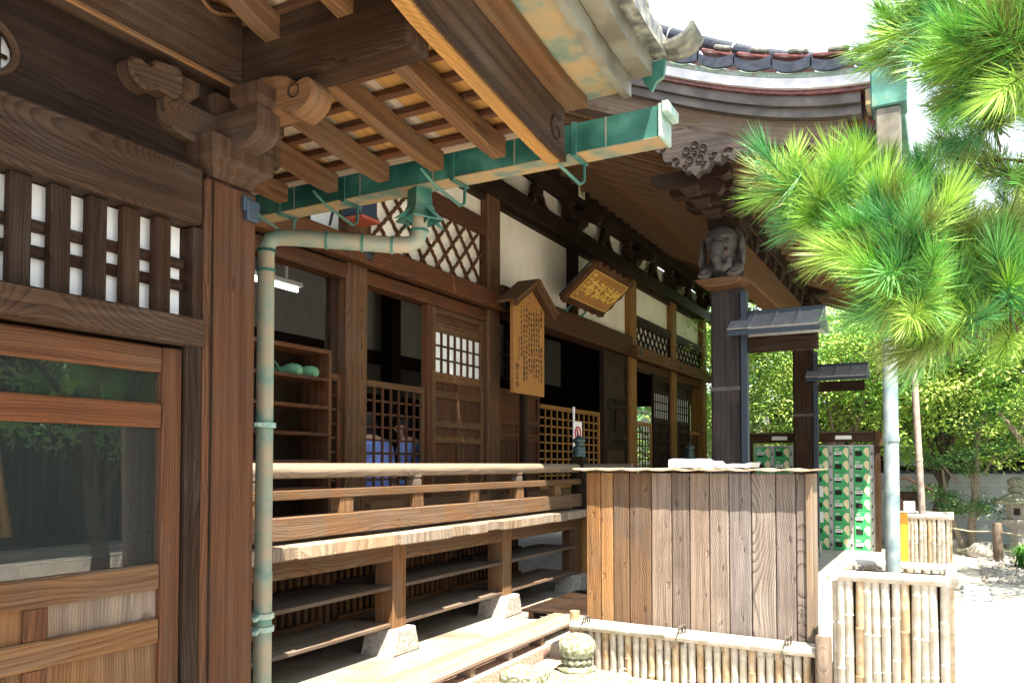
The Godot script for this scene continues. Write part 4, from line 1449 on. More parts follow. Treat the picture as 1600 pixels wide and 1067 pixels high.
func wing():
	var w := thing("entrance_wing", "dark timber entrance wing with glazed sliding doors and curved tiled gable roof", "building", Vector3(0.8, -0.2, -2.6))
	var z := -2.1
	# pillars, jambs
	for x in [1.815, -0.455]:
		W("pillar", w, x, x + 0.222, -0.2, 2.44, z - 0.222, z, M.red, 1, 0.016)
		W("pillar_bead", w, x - 0.0 + (0.018), x + 0.026, -0.2, 2.42, z, z + 0.0035, M.umber, 1, 0.0)
	W("jamb", w, 1.752, 1.812, -0.2, 1.958, z - 0.16, z - 0.012, M.umber, 1)
	W("jamb", w, 1.775, 1.812, 1.96, 2.262, z - 0.16, z - 0.014, M.umber, 1)
	W("jamb", w, -0.23, -0.17, -0.2, 1.958, z - 0.16, z - 0.012, M.umber, 1)
	W("sill", w, -0.17, 1.75, -0.2, -0.105, z - 0.18, z + 0.02, M.grey, 0)
	# lintel stack
	W("tie_beam", w, -0.23, 1.795, 2.264, 2.452, z - 0.13, z + 0.012, M.dark, 0, 0.012)
	W("head_rail", w, -0.17, 1.79, 1.874, 1.960, z - 0.10, z + 0.028, M.dark, 0, 0.006)
	# transom of upright bars over white paper
	var tr := part("transom", w, Vector3(0.8, 1.96, z - 0.05))
	W("paper", tr, -0.2, 1.775, 1.961, 2.262, z - 0.085, z - 0.080, M.paper, 0, 0.0)
	var x := 1.234 + 0.109 * 4
	while x > -0.2:
		W("upright_bar", tr, x - 0.0285, x + 0.0285, 1.9605, 2.2635, z - 0.055, z - 0.022, M.umber, 1)
		x -= 0.109
	for y in [2.126, 2.056]:
		W("cross_bar", tr, -0.2, 1.775, y, y + 0.033, z - 0.076, z - 0.0555, M.umber, 0)
	wing_door(w, 0.62, 1.748, z - 0.045)
	wing_door(w, -0.17, 0.69, z - 0.092)
	# plank wall over the beam with a round-ended window
	var notch := pts([1.12, 2.455, 1.90, 2.455, 1.90, 2.778, 1.12, 2.778])
	for k in 13:
		var a := PI / 2 - PI * k / 12.0
		notch.append(Vector2(1.12 + 0.125 * cos(a), 2.59 + 0.085 * sin(a)))
	var loc := PackedVector2Array()
	for q in notch:
		loc.append(q - Vector2(1.5, 2.6))
	put(extrude_mesh(loc, 0.03, 0), "plank_wall", M.soot, w, Vector3(1.5, 2.6, z - 0.09))
	var lm := PackedVector2Array()
	for q in loc:
		lm.append(Vector2(-q.x, q.y))
	put(extrude_mesh(lm, 0.03, 0), "plank_wall", M.soot, w, Vector3(0.74, 2.6, z - 0.09))
	W("plank_wall", w, -0.24, 0.34, 2.455, 2.778, z - 0.105, z - 0.075, M.soot, 0, 0.0)
	var ov := part("oval_window", w, Vector3(1.12, 2.59, z - 0.09))
	W("paper", ov, 0.98, 1.26, 2.49, 2.69, z - 0.125, z - 0.12, M.paper, 0, 0.0)
	var ringp := []
	for k in 25:
		var a := TAU * k / 24.0
		ringp.append(Vector3(cos(a) * 0.125, sin(a) * 0.085, 0))
	put(tube_mesh(ringp, [0.012], 6, false), "frame", M.dark, ov, Vector3(1.12, 2.59, z - 0.078))
	W("muntin", ov, 1.20, 1.222, 2.52, 2.66, z - 0.117, z - 0.105, M.umber, 1)
	W("muntin", ov, 1.0, 1.24, 2.585, 2.597, z - 0.117, z - 0.107, M.umber, 0)
	# bracket set on the pillar
	for px in [1.926, -0.345]:
		var s := 1.0 if px > 0 else -1.0
		var b := part("bracket", w, Vector3(px, 2.44, z - 0.11))
		masu("bearing_block", b, Vector3(px, 2.441, z - 0.09), 0.27, 0.125, M.dark)
		put(extrude_mesh(hijiki_poly(0.25, 0.115), 0.10, 0, 0.006), "bracket_arm", M.dark, b, Vector3(px, 2.545, z - 0.085))
		put(extrude_mesh(hijiki_poly(0.24, 0.115), 0.10, 0, 0.006), "bracket_arm", M.dark, b, Vector3(px, 2.546, z - 0.085), FACE_X)
		for q in [[-0.19, 0.0], [0.0, 0.19], [0.19, 0.0], [0.0, 0.0]]:
			masu("bearing_block", b, Vector3(px + q[0], 2.659, z - 0.085 + q[1]), 0.125, 0.075, M.dark)
		put(extrude_mesh(nose_poly(0.8), 0.07, 0, 0.008), "carved_nose", M.dark, b, Vector3(px - s * 0.20, 2.655, z - 0.05), Basis(Vector3(-s, 0, 0), Vector3(0, 1, 0), Vector3(0, 0, -s)))
		put(extrude_mesh(nose_poly(1.05), 0.10, 0, 0.008), "carved_nose", M.tan, b, Vector3(px + s * 0.07, 2.665, z + 0.08), Basis(Vector3(0, 0, 1), Vector3(0, 1, 0), Vector3(-1, 0, 0)))
		put(ring_mesh(0.022, 0.0035, 14), "carved_eye", M.umber, b, Vector3(px + s * 0.07 - 0.052, 2.715, z + 0.245), Basis(Vector3(0, 0, 1), PI / 2))
		# lower arm run out under the eave
		put(extrude_mesh(hijiki_poly(0.20, 0.07), 0.09, 0, 0.005), "bracket_arm", M.tan, b, Vector3(px + s * 0.14, 2.60, z - 0.26), FACE_X)
	# rainbow beam across the gable, with its carved upper edge, and the boards behind
	var kb := smooth(pts([1.20, 3.20, 1.33, 3.13, 1.44, 3.05, 1.58, 3.035, 1.68, 3.09, 1.76, 3.075, 1.84, 3.02, 1.95, 3.06]), false, 4)
	var kp := pts([1.975, 2.78, -0.35, 2.78, -0.35, 3.06])
	for k in kb.size():
		var q := kb[k]
		kp.append(Vector2(1.6 - q.x - 0.0, q.y)) if false else null
	kp.append(Vector2(0.2, 3.2))
	kp.append_array(kb)
	kp.append(Vector2(1.975, 3.06))
	var kl := PackedVector2Array()
	for q in kp:
		kl.append(q - Vector2(0.8, 2.9))
	put(extrude_mesh(kl, 0.11, 0, 0.004), "rainbow_beam", M.dark, w, Vector3(0.8, 2.9, z - 0.075))
	var groove := []
	for q in kb:
		groove.append(Vector3(q.x - 1.5, q.y - 0.022 - 3.0, 0))
	put(tube_mesh(groove, [0.009], 6), "carved_lip", M.tan, w, Vector3(1.5, 3.0, z - 0.02))
	put(tube_mesh([Vector3(-0.2, 0.09, 0), Vector3(-0.06, 0.02, 0), Vector3(0.02, -0.02, 0), Vector3(0.045, -0.005, 0), Vector3(0.03, 0.015, 0)], [0.008], 6), "carved_scroll", M.umber, w, Vector3(1.48, 2.93, z - 0.02))
	W("beam_chamfer", w, -0.33, 1.97, 2.772, 2.79, z - 0.02, z - 0.008, M.tan, 0, 0.004)
	W("gable_boards", w, -0.3, 1.97, 3.02, 3.5, z - 0.19, z - 0.16, M.dark, 0, 0.0)
	# side beams carrying the gable overhang
	for sx in [1.98, -0.50]:
		W("overhang_beam", w, sx, sx + 0.12, 2.78, 3.06, -3.6, -1.425, M.umber if sx > 0 else M.umber, 2, 0.01)
	W("ridge_purlin", w, 0.72, 0.88, 3.42, 3.62, -3.6, -1.425, M.umber, 2)
	# rafters, battens and sheathing
	var rc := wing_curve(0.83, 2.985, 14)
	var first: MeshInstance3D = null
	var mirror := wing_curve(-1.385, 0.77, 14)
	for rz in [-1.67, -1.985, -2.285, -2.59, -2.91, -3.22]:
		ribbon("rafter", w, rc, 0.075, 0.155, rz - 0.032, rz + 0.032, false, M.tan)
		ribbon("rafter", w, mirror, 0.075, 0.155, rz - 0.032, rz + 0.032, false, M.tan)
	var bx := 2.93
	while bx > 1.0:
		bar("batten", w, Vector3(bx, wing_y(bx) + 0.172, -3.4), Vector3(bx, wing_y(bx) + 0.172, -1.42), 0.034, 0.03, M.red, Vector3(0.2, 1, 0))
		bx -= 0.135
	var sz := -3.5
	while sz < -1.44:
		var sw := minf(R.randf_range(0.09, 0.16), -1.42 - sz)
		ribbon("sheathing_board", w, wing_curve(-1.4, 3.0, 26), 0.19, 0.202, sz + 0.002, sz + sw - 0.002, false, M.honey if R.randf() < 0.65 else M.pale)
		sz += sw
	W("eave_board", w, 2.965, 3.02, wing_y(2.98) + 0.157, wing_y(2.98) + 0.20, -3.5, -1.42, M.pale, 2)
	ribbon("roof_bed", w, wing_curve(-1.5, 3.08, 30), 0.204, 0.36, -4.9, -1.43, false, M.tile)
	# gable: bargeboard and the courses stepping out over it
	var bc := wing_curve(-1.38, 2.98, 40)
	ribbon("bargeboard", w, bc, 0.0, 0.222, -1.42, -1.36, false, M.dark)
	ribbon("bargeboard_bead", w, bc, 0.0, 0.03, -1.3595, -1.352, false, M.umber)
	ribbon("bargeboard_chamfer", w, wing_curve(-1.36, 2.95, 40), -0.012, 0.0, -1.42, -1.37, false, M.honey)
	var hook := []
	for k in 22:
		var t := k / 21.0
		var a := 1.0 + t * 7.0
		var r := 0.062 * (1.0 - 0.8 * t)
		hook.append(Vector3(cos(a) * r, sin(a) * r, 0))
	put(tube_mesh(hook, [0.006], 6), "carved_scroll", M.umber, w, Vector3(2.90, wing_y(2.9) + 0.10, -1.358))
	ribbon("verge_board", w, wing_curve(-1.42, 3.02, 40), 0.224, 0.268, -1.42, -1.275, false, M.tan)
	ribbon("copper_soffit", w, wing_curve(-1.46, 3.05, 40), 0.270, 0.285, -1.42, -1.135, false, M.copper_tan)
	ribbon("copper_fascia", w, wing_curve(-1.47, 3.06, 40), 0.245, 0.325, -1.134, -1.10, false, M.copper_grey)
	ribbon("copper_fascia", w, wing_curve(-1.48, 3.07, 40), 0.287, 0.34, -1.42, -1.1345, false, M.copper_brown)
	ribbon("copper_fascia", w, wing_curve(-1.49, 3.09, 40), 0.328, 0.40, -1.099, -1.02, false, M.copper_grey)
	ribbon("verge_tile", w, wing_curve(-1.52, 3.12, 40), 0.402, 0.47, -1.43, -0.965, false, M.tile_grey)
	put(extrude_mesh(pts([-0.06, 0.05, 0.06, 0.05, 0.05, -0.02, 0.02, -0.035, 0.0, -0.07, -0.03, -0.03]), 0.02, 1), "copper_tip", M.copper, w, Vector3(3.11, wing_y(3.09) + 0.34, -1.03), FACE_X)
	# end tiles of the verge
	var et := part("end_tile", w, Vector3(3.12, 3.2, -1.05))
	put(tube_mesh([Vector3(-0.35, 0.05, 0), Vector3(0, 0, 0)], [0.05, 0.052], 16), "round_tile", M.tile_grey, et, Vector3(3.13, wing_y(3.1) + 0.53, -1.06))
	put(tube_mesh([Vector3(-0.012, 0.002, 0), Vector3(0.012, -0.002, 0)], [0.062], 18), "disc", M.tile_grey, et, Vector3(3.14, wing_y(3.1) + 0.53, -1.06))
	var arc := PackedVector2Array()
	for k in 11:
		var a := PI * (0.95 + 1.0 * k / 10.0)
		arc.append(Vector2(cos(a) * 0.105, sin(a) * 0.075))
	for k in range(10, -1, -1):
		var a := PI * (0.95 + 1.0 * k / 10.0)
		arc.append(Vector2(cos(a) * 0.09, sin(a) * 0.06))
	put(extrude_mesh(arc, 0.16, 0), "pan_tile", M.tile_grey, et, Vector3(3.13, wing_y(3.1) + 0.50, -0.945), FACE_X)
	var vt := 0
	var tx := 2.75
	while tx > 1.9:
		var rt := part("verge_cap_tile", w, Vector3(tx, wing_y(tx) + 0.5, -1.0))
		put(tube_mesh([Vector3(-0.14, 0.02, 0), Vector3(0.14, -0.018, 0)], [0.05, 0.056], 14), "barrel", M.tile_grey, rt, Vector3(tx, wing_y(tx) + 0.50, -1.02))
		tx -= 0.27
	copper_drain(w)
	# walls and room behind the doors
	W("side_wall", w, 1.99, 2.03, -0.2, 2.9, -4.6, z - 0.225, M.umber, 1, 0.0)
	W("side_wall", w, -0.46, -0.42, -0.2, 2.9, -4.6, z - 0.225, M.umber, 1, 0.0)
	W("room_floor", w, -0.42, 1.99, -0.19, -0.02, -4.5, z - 0.19, M.tan, 0, 0.0)
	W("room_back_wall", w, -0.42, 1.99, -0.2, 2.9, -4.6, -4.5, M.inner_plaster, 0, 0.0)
	W("room_ceiling", w, -0.42, 1.99, 2.5, 2.56, -4.5, z - 0.23, M.umber, 0, 0.0)
	W("wall_bracket_clip", w, 1.955, 1.99, 2.36, 2.41, z, z + 0.02, M.navy, 1)

func copper_drain(w: Node3D):
	# square gutter along the eave
	var u := pts([0.0, 0.125, 0.0, 0.0, 0.115, 0.0, 0.115, 0.125, 0.108, 0.125, 0.108, 0.007, 0.007, 0.007, 0.007, 0.125])
	var gt := put(extrude_mesh(u, 2.25, 0), "rain_gutter", M.copper, w, Vector3(3.10, 2.815, -2.125))
	W("gutter_sole", w, 3.098, 3.217, 2.811, 2.8148, -3.25, -1.0, M.copper_tan, 2, 0.0)
	W("gutter_end", gt, 3.09, 3.225, 2.81, 2.945, -1.0, -0.985, M.copper_pale, 1, 0.003)
	W("gutter_end", gt, 3.085, 3.23, 2.905, 2.95, -0.985, -0.955, M.copper_pale, 0, 0.004)
	for k in 5:
		W("seam", gt, 3.0975, 3.0995, 2.816, 2.94, -2.95 + k * 0.43, -2.943 + k * 0.43, M.pipe, 1, 0.0)
	for gz in [-2.62, -1.98, -1.37, -3.05]:
		var k := part("gutter_strap", w, Vector3(3.15, 2.8, gz))
		W("strap", k, 3.092, 3.0985, 2.806, 2.945, gz - 0.012, gz + 0.012, M.copper, 1, 0.001)
		W("strap", k, 3.092, 3.23, 2.80, 2.8065, gz - 0.012, gz + 0.012, M.copper, 0, 0.001)
		put(tube_mesh([Vector3(0.06, 0.0, 0), Vector3(0.055, -0.075, 0), Vector3(0.035, -0.092, -0.01), Vector3(-0.10, -0.02, -0.07), Vector3(-0.16, 0.04, -0.10)], [0.0075], 8), "stay", M.copper, k, Vector3(3.15, 2.80, gz))
	# flared outlet and round pipes
	var o := part("outlet", w, Vector3(3.155, 2.8, -2.2))
	put(lathe_mesh([0.045, -0.02, 0.115, -0.10, 0.12, -0.095, 0.08, -0.06, 0.062, -0.02, 0.058, 0.06], 4, false), "bell", M.copper, o, Vector3(3.155, 2.755, -2.2), Basis(Vector3.UP, 0.35))
	for s in 4:
		var a := 0.35 + PI / 2 * s
		put(extrude_mesh(pts([0.0, 0.0, 0.13, -0.10, 0.15, -0.115, 0.085, -0.095, 0.03, -0.12, 0.0, -0.05]), 0.006, 0), "fin", M.copper, o, Vector3(3.155, 2.755, -2.2), Basis(Vector3.UP, -a))
	var path := [Vector3(3.155, 2.70, -2.2), Vector3(3.155, 2.60, -2.2), Vector3(3.15, 2.565, -2.21), Vector3(3.13, 2.545, -2.24), Vector3(3.09, 2.54, -2.30), Vector3(2.84, 2.565, -2.69), Vector3(2.795, 2.565, -2.755), Vector3(2.775, 2.55, -2.785), Vector3(2.765, 2.51, -2.80), Vector3(2.765, 2.40, -2.80)]
	tube("downpipe", w, path, [0.039], M.pipe, 18)
	tube("downpipe", w, [Vector3(2.765, 2.40, -2.80), Vector3(2.765, 1.0, -2.80)], [0.0395], M.pipe, 18)
	tube("downpipe", w, [Vector3(2.765, 1.0, -2.80), Vector3(2.765, -0.2, -2.80)], [0.0415], M.pipe, 18)
	for q in [[path[4], path[5], 0.02], [path[4], path[5], 0.32], [path[4], path[5], 0.68], [path[0], path[1], 0.1], [path[0], path[1], 0.9], [path[8], path[9], 0.1], [path[8], path[9], 0.95]]:
		var p: Vector3 = q[0].lerp(q[1], q[2])
		var d: Vector3 = (q[1] - q[0]).normalized() * 0.006
		tube("pipe_collar", w, [p - d, p + d], [0.044], M.copper, 18)
	for y in [1.68, 0.80, 0.74]:
		var c := part("pipe_clamp", w, Vector3(2.765, y, -2.80))
		put(tube_mesh([Vector3(0, -0.012, 0), Vector3(0, 0.012, 0)], [0.052], 18), "band", M.copper_pale, c, Vector3(2.765, y, -2.80))
		put(box_mesh(Vector3(0.10, 0.018, 0.02), 0, 0.002, 0), "ear", M.copper_pale, c, Vector3(2.70, y, -2.77), Basis(Vector3.UP, 0.6))
	W("pipe_bracket", w, 2.03, 2.72, 1.672, 1.688, -2.81, -2.79, M.iron, 0, 0.0)

# ---------------------------------------------------------------- lettering in brush strokes
const GLYPH := {
	"myo": [[0.22, 0.95, 0.12, 0.45, 0.36, 0.1], [0.38, 0.75, 0.28, 0.35, 0.05, 0.08], [0.02, 0.6, 0.45, 0.6], [0.7, 0.95, 0.7, 0.5], [0.58, 0.8, 0.5, 0.55], [0.82, 0.8, 0.95, 0.6], [0.92, 0.5, 0.5, 0.05]],
	"ryu": [[0.5, 0.98, 0.52, 0.85], [0.15, 0.75, 0.85, 0.75], [0.35, 0.62, 0.4, 0.2], [0.68, 0.65, 0.58, 0.2], [0.05, 0.1, 0.95, 0.1]],
	"ji": [[0.2, 0.85, 0.8, 0.85], [0.5, 1.0, 0.5, 0.65], [0.05, 0.65, 0.95, 0.65], [0.05, 0.42, 0.95, 0.42], [0.65, 0.55, 0.65, 0.05, 0.5, 0.1], [0.3, 0.3, 0.4, 0.18]],
	"ho": [[0.1, 0.9, 0.22, 0.8], [0.03, 0.65, 0.16, 0.55], [0.05, 0.1, 0.25, 0.4], [0.4, 0.8, 0.9, 0.8], [0.63, 0.98, 0.63, 0.55], [0.32, 0.55, 0.98, 0.55], [0.6, 0.5, 0.42, 0.15, 0.85, 0.18], [0.75, 0.35, 0.92, 0.05]],
	"gu": [[0.05, 0.9, 0.4, 0.9, 0.4, 0.68, 0.08, 0.68, 0.05, 0.42, 0.42, 0.42, 0.36, 0.02, 0.22, 0.08], [0.72, 0.95, 0.52, 0.15, 0.9, 0.2], [0.8, 0.4, 0.95, 0.05]],
	"fu": [[0.05, 0.8, 0.95, 0.8], [0.45, 1.0, 0.05, 0.35], [0.25, 0.5, 0.25, 0.1], [0.25, 0.5, 0.8, 0.5, 0.8, 0.12, 0.7, 0.1], [0.52, 0.65, 0.52, 0.0]],
}

func stroke(st: SurfaceTool, p: Array, at: Vector2, s: float, t: float, depth: float):
	for k in range(0, p.size() - 2, 2):
		var a := at + Vector2(p[k], p[k + 1]) * s
		var b := at + Vector2(p[k + 2], p[k + 3]) * s
		var d := (b - a).normalized()
		var n := Vector2(-d.y, d.x)
		var wa := t * (1.15 if k == 0 else 0.95)
		var wb := t * 0.75
		var q := [a - n * wa - d * t * 0.6, a + n * wa - d * t * 0.3, b + n * wb + d * t * 0.2, b - n * wb + d * t * 0.6]
		var v := []
		for e in q:
			v.append(Vector3(e.x, e.y, depth))
		quad(st, v[0], v[1], v[2], v[3])
		if depth > 0.003:
			for i in 4:
				var j := (i + 1) % 4
				quad(st, Vector3(q[i].x, q[i].y, 0), Vector3(q[j].x, q[j].y, 0), v[j], v[i])

func glyph_mesh(g: Array, s: float, t: float, depth: float, sd := 0) -> ArrayMesh:
	var st := SurfaceTool.new()
	st.begin(Mesh.PRIMITIVE_TRIANGLES)
	for p in g:
		stroke(st, p, Vector2(-0.5, -0.5) * s, s, t, depth)
	return st.commit()

func random_glyph(rr: RandomNumberGenerator) -> Array:
	var g := []
	if rr.randf() < 0.35:   # a flowing syllable
		g.append([rr.randf_range(0.1, 0.3), 0.8, rr.randf_range(0.5, 0.9), 0.75, rr.randf_range(0.2, 0.5), rr.randf_range(0.1, 0.3), 0.8, 0.2])
		g.append([rr.randf_range(0.4, 0.6), 0.95, 0.4, rr.randf_range(0.2, 0.5)])
		return g
	for k in rr.randi_range(2, 3):
		var y := 0.88 - k * 0.3 + rr.randf_range(-0.05, 0.05)
		g.append([rr.randf_range(0.02, 0.3), y - 0.02, rr.randf_range(0.7, 0.98), y + 0.02])
	for k in rr.randi_range(1, 2):
		var x := rr.randf_range(0.2, 0.8)
		g.append([x, 0.95, x + rr.randf_range(-0.05, 0.05), rr.randf_range(0.05, 0.4)])
	if rr.randf() < 0.6:
		g.append([0.5, 0.45, 0.1, 0.05])
		g.append([0.5, 0.45, 0.92, 0.05])
	return g

func notice_board():
	var at := Vector3(8.92, 2.36, -4.58)
	var n := thing("wooden_notice_board", "tall wooden notice board with brush-written columns under its own little roof", "notice board", at)
	var z := -4.58
	var o := pts([-0.42, 0.0, 0.42, 0.0, 0.42, 1.10, 0.0, 1.36, -0.42, 1.10])
	put(extrude_mesh(o, 0.05, 1, 0.004), "board", M.notice, n, at)
	var rr := RandomNumberGenerator.new()
	rr.seed = 77
	var st := SurfaceTool.new()
	st.begin(Mesh.PRIMITIVE_TRIANGLES)
	var heads := [1.08, 1.05, 1.05, 1.04, 1.03, 1.03, 1.06, 1.05, 1.02, 1.0]
	for c in 10:
		var x := 0.33 - c * 0.068
		var s := 0.064 if c == 0 else 0.053
		stroke(st, [0.2, 0.5, 0.8, 0.5], Vector2(x - 0.02, heads[c] + 0.02), 0.035, 0.006, 0.0275) if c % 2 == 0 else null
		var y: float = heads[c] - 0.05
		var stop: float = 0.12 + rr.randf() * 0.18 if c < 8 else 0.45
		if c == 9:
			y = 0.66
			stop = 0.40
			s = 0.034
		while y > stop:
			if not (c == 0 and rr.randf() < 0.15):
				for p in random_glyph(rr):
					stroke(st, p, Vector2(x - s * 0.5, y), s, s * 0.075, 0.0275)
			y -= s * 1.22
	put(st.commit(), "lettering", M.black, n, at)
	var k := 0
	for g in ["myo", "ryu", "ji"]:
		put(glyph_mesh(GLYPH[g], 0.085, 0.005, 0.0), "written_character", M.black, n, at + Vector3(-0.325, 0.32 - k * 0.11, 0.0278))
		k += 1
	for x in [-0.2, -0.08, 0.0, 0.07, 0.13, 0.3]:
		W("nail", n, at.x + x - 0.008, at.x + x + 0.008, at.y + 1.13 - absf(x) * 0.12, at.y + 1.14 - absf(x) * 0.12, z + 0.025, z + 0.03, M.iron, 0, 0.0)
	for s in [-1.0, 1.0]:
		var a := at + Vector3(0.0, 1.40, 0.02)
		var b := at + Vector3(s * 0.56, 1.06, 0.02)
		var d := (b - a).normalized()
		var up: Vector3 = Vector3(-d.y, d.x, 0) * s
		put(box_mesh(Vector3(0.30, a.distance_to(b), 0.035), 1, 0.004, 1), "roof_board", M.tan, n, (a + b) * 0.5 + up * 0.02, Basis(Vector3(0, 0, 1), d, Vector3(0, 0, 1).cross(d)))
		bar("roof_batten", n, a + Vector3(0, -0.035, 0.10), b + Vector3(0, -0.035, 0.10), 0.03, 0.05, M.tan)
	W("back_post", n, at.x - 0.04, at.x + 0.04, 0.98, at.y + 1.2, z - 0.10, z - 0.026, M.umber, 1)

func plaque():
	var n := thing("name_plaque", "carved hanging plaque with four gold brush characters, tilted forward under the eaves", "plaque", Vector3(11.0, 4.05, -4.47))
	n.set_meta("own_axes", true)
	n.rotation = Vector3(deg_to_rad(49.0), 0, 0)
	var w := 0.76
	var h := 0.36
	# scalloped frame
	var p := PackedVector2Array()
	var ring := []
	for k in 13:
		ring.append(Vector2(-w + 2 * w * k / 12.0, h + (0.03 if k % 2 else -0.015)))
	for k in range(1, 7):
		ring.append(Vector2(w + (0.04 if k % 2 else -0.015), h - 2 * h * k / 7.0))
	for k in 13:
		ring.append(Vector2(w - 2 * w * k / 12.0, -h - (0.03 if k % 2 else -0.015)))
	for k in range(1, 7):
		ring.append(Vector2(-w - (0.02 if k % 2 else -0.01), -h + 2 * h * k / 7.0))
	for q in ring:
		p.append(q)
	put(extrude_mesh(smooth(p, true, 3), 0.05, 0), "carved_frame", M.red, n, Vector3(0, 0, -0.005))
	put(extrude_mesh(pts([-0.66, -0.26, 0.66, -0.26, 0.66, 0.26, -0.66, 0.26]), 0.012, 0), "panel", M.notice, n, Vector3(0, 0, 0.026))
	for s in [[-0.66, 0.66, 0.25, 0.26], [-0.66, 0.66, -0.26, -0.25]]:
		W("gold_line", n, s[0], s[1], s[2], s[3], 0.032, 0.037, M.gold, 0, 0.001)
	for x in [-0.655, 0.655]:
		W("gold_line", n, x - 0.005, x + 0.005, -0.249, 0.249, 0.032, 0.037, M.gold, 1, 0.001)
	for s in [[-w, w, h - 0.05, h - 0.005], [-w, w, -h + 0.005, -h + 0.05]]:
		W("frame_moulding", n, s[0] + 0.03, s[1] - 0.03, s[2], s[3], 0.02, 0.045, M.red, 0, 0.006)
	var k := 0
	for g in ["fu", "gu", "ho", "myo"]:
		put(glyph_mesh(GLYPH[g], 0.27, 0.017, 0.008), "gold_character", M.gold, n, Vector3(-0.32 + k * 0.275, 0.0, 0.0325), Basis(Vector3(0, 0, 1), -0.08))
		k += 1
	var rr := RandomNumberGenerator.new()
	rr.seed = 5
	for c in 2:
		for j in 6 - c:
			put(glyph_mesh(random_glyph(rr), 0.052, 0.005, 0.006), "gold_character", M.gold, n, Vector3(-0.56 - c * 0.0 + c * 0.065, 0.19 - j * 0.072, 0.0325))
	for x in [-0.4, 0.15]:
		W("bronze_hook", n, x - 0.02, x + 0.02, -h - 0.10, -h + 0.0, 0.015, 0.03, M.copper, 1, 0.003)
		W("bronze_hook", n, x - 0.06, x + 0.02, -h - 0.12, -h - 0.10, 0.015, 0.05, M.copper, 0, 0.003)
	W("back_edge", n, -w - 0.03, -w + 0.0, -h + 0.02, h - 0.02, -0.06, -0.031, M.black, 1)

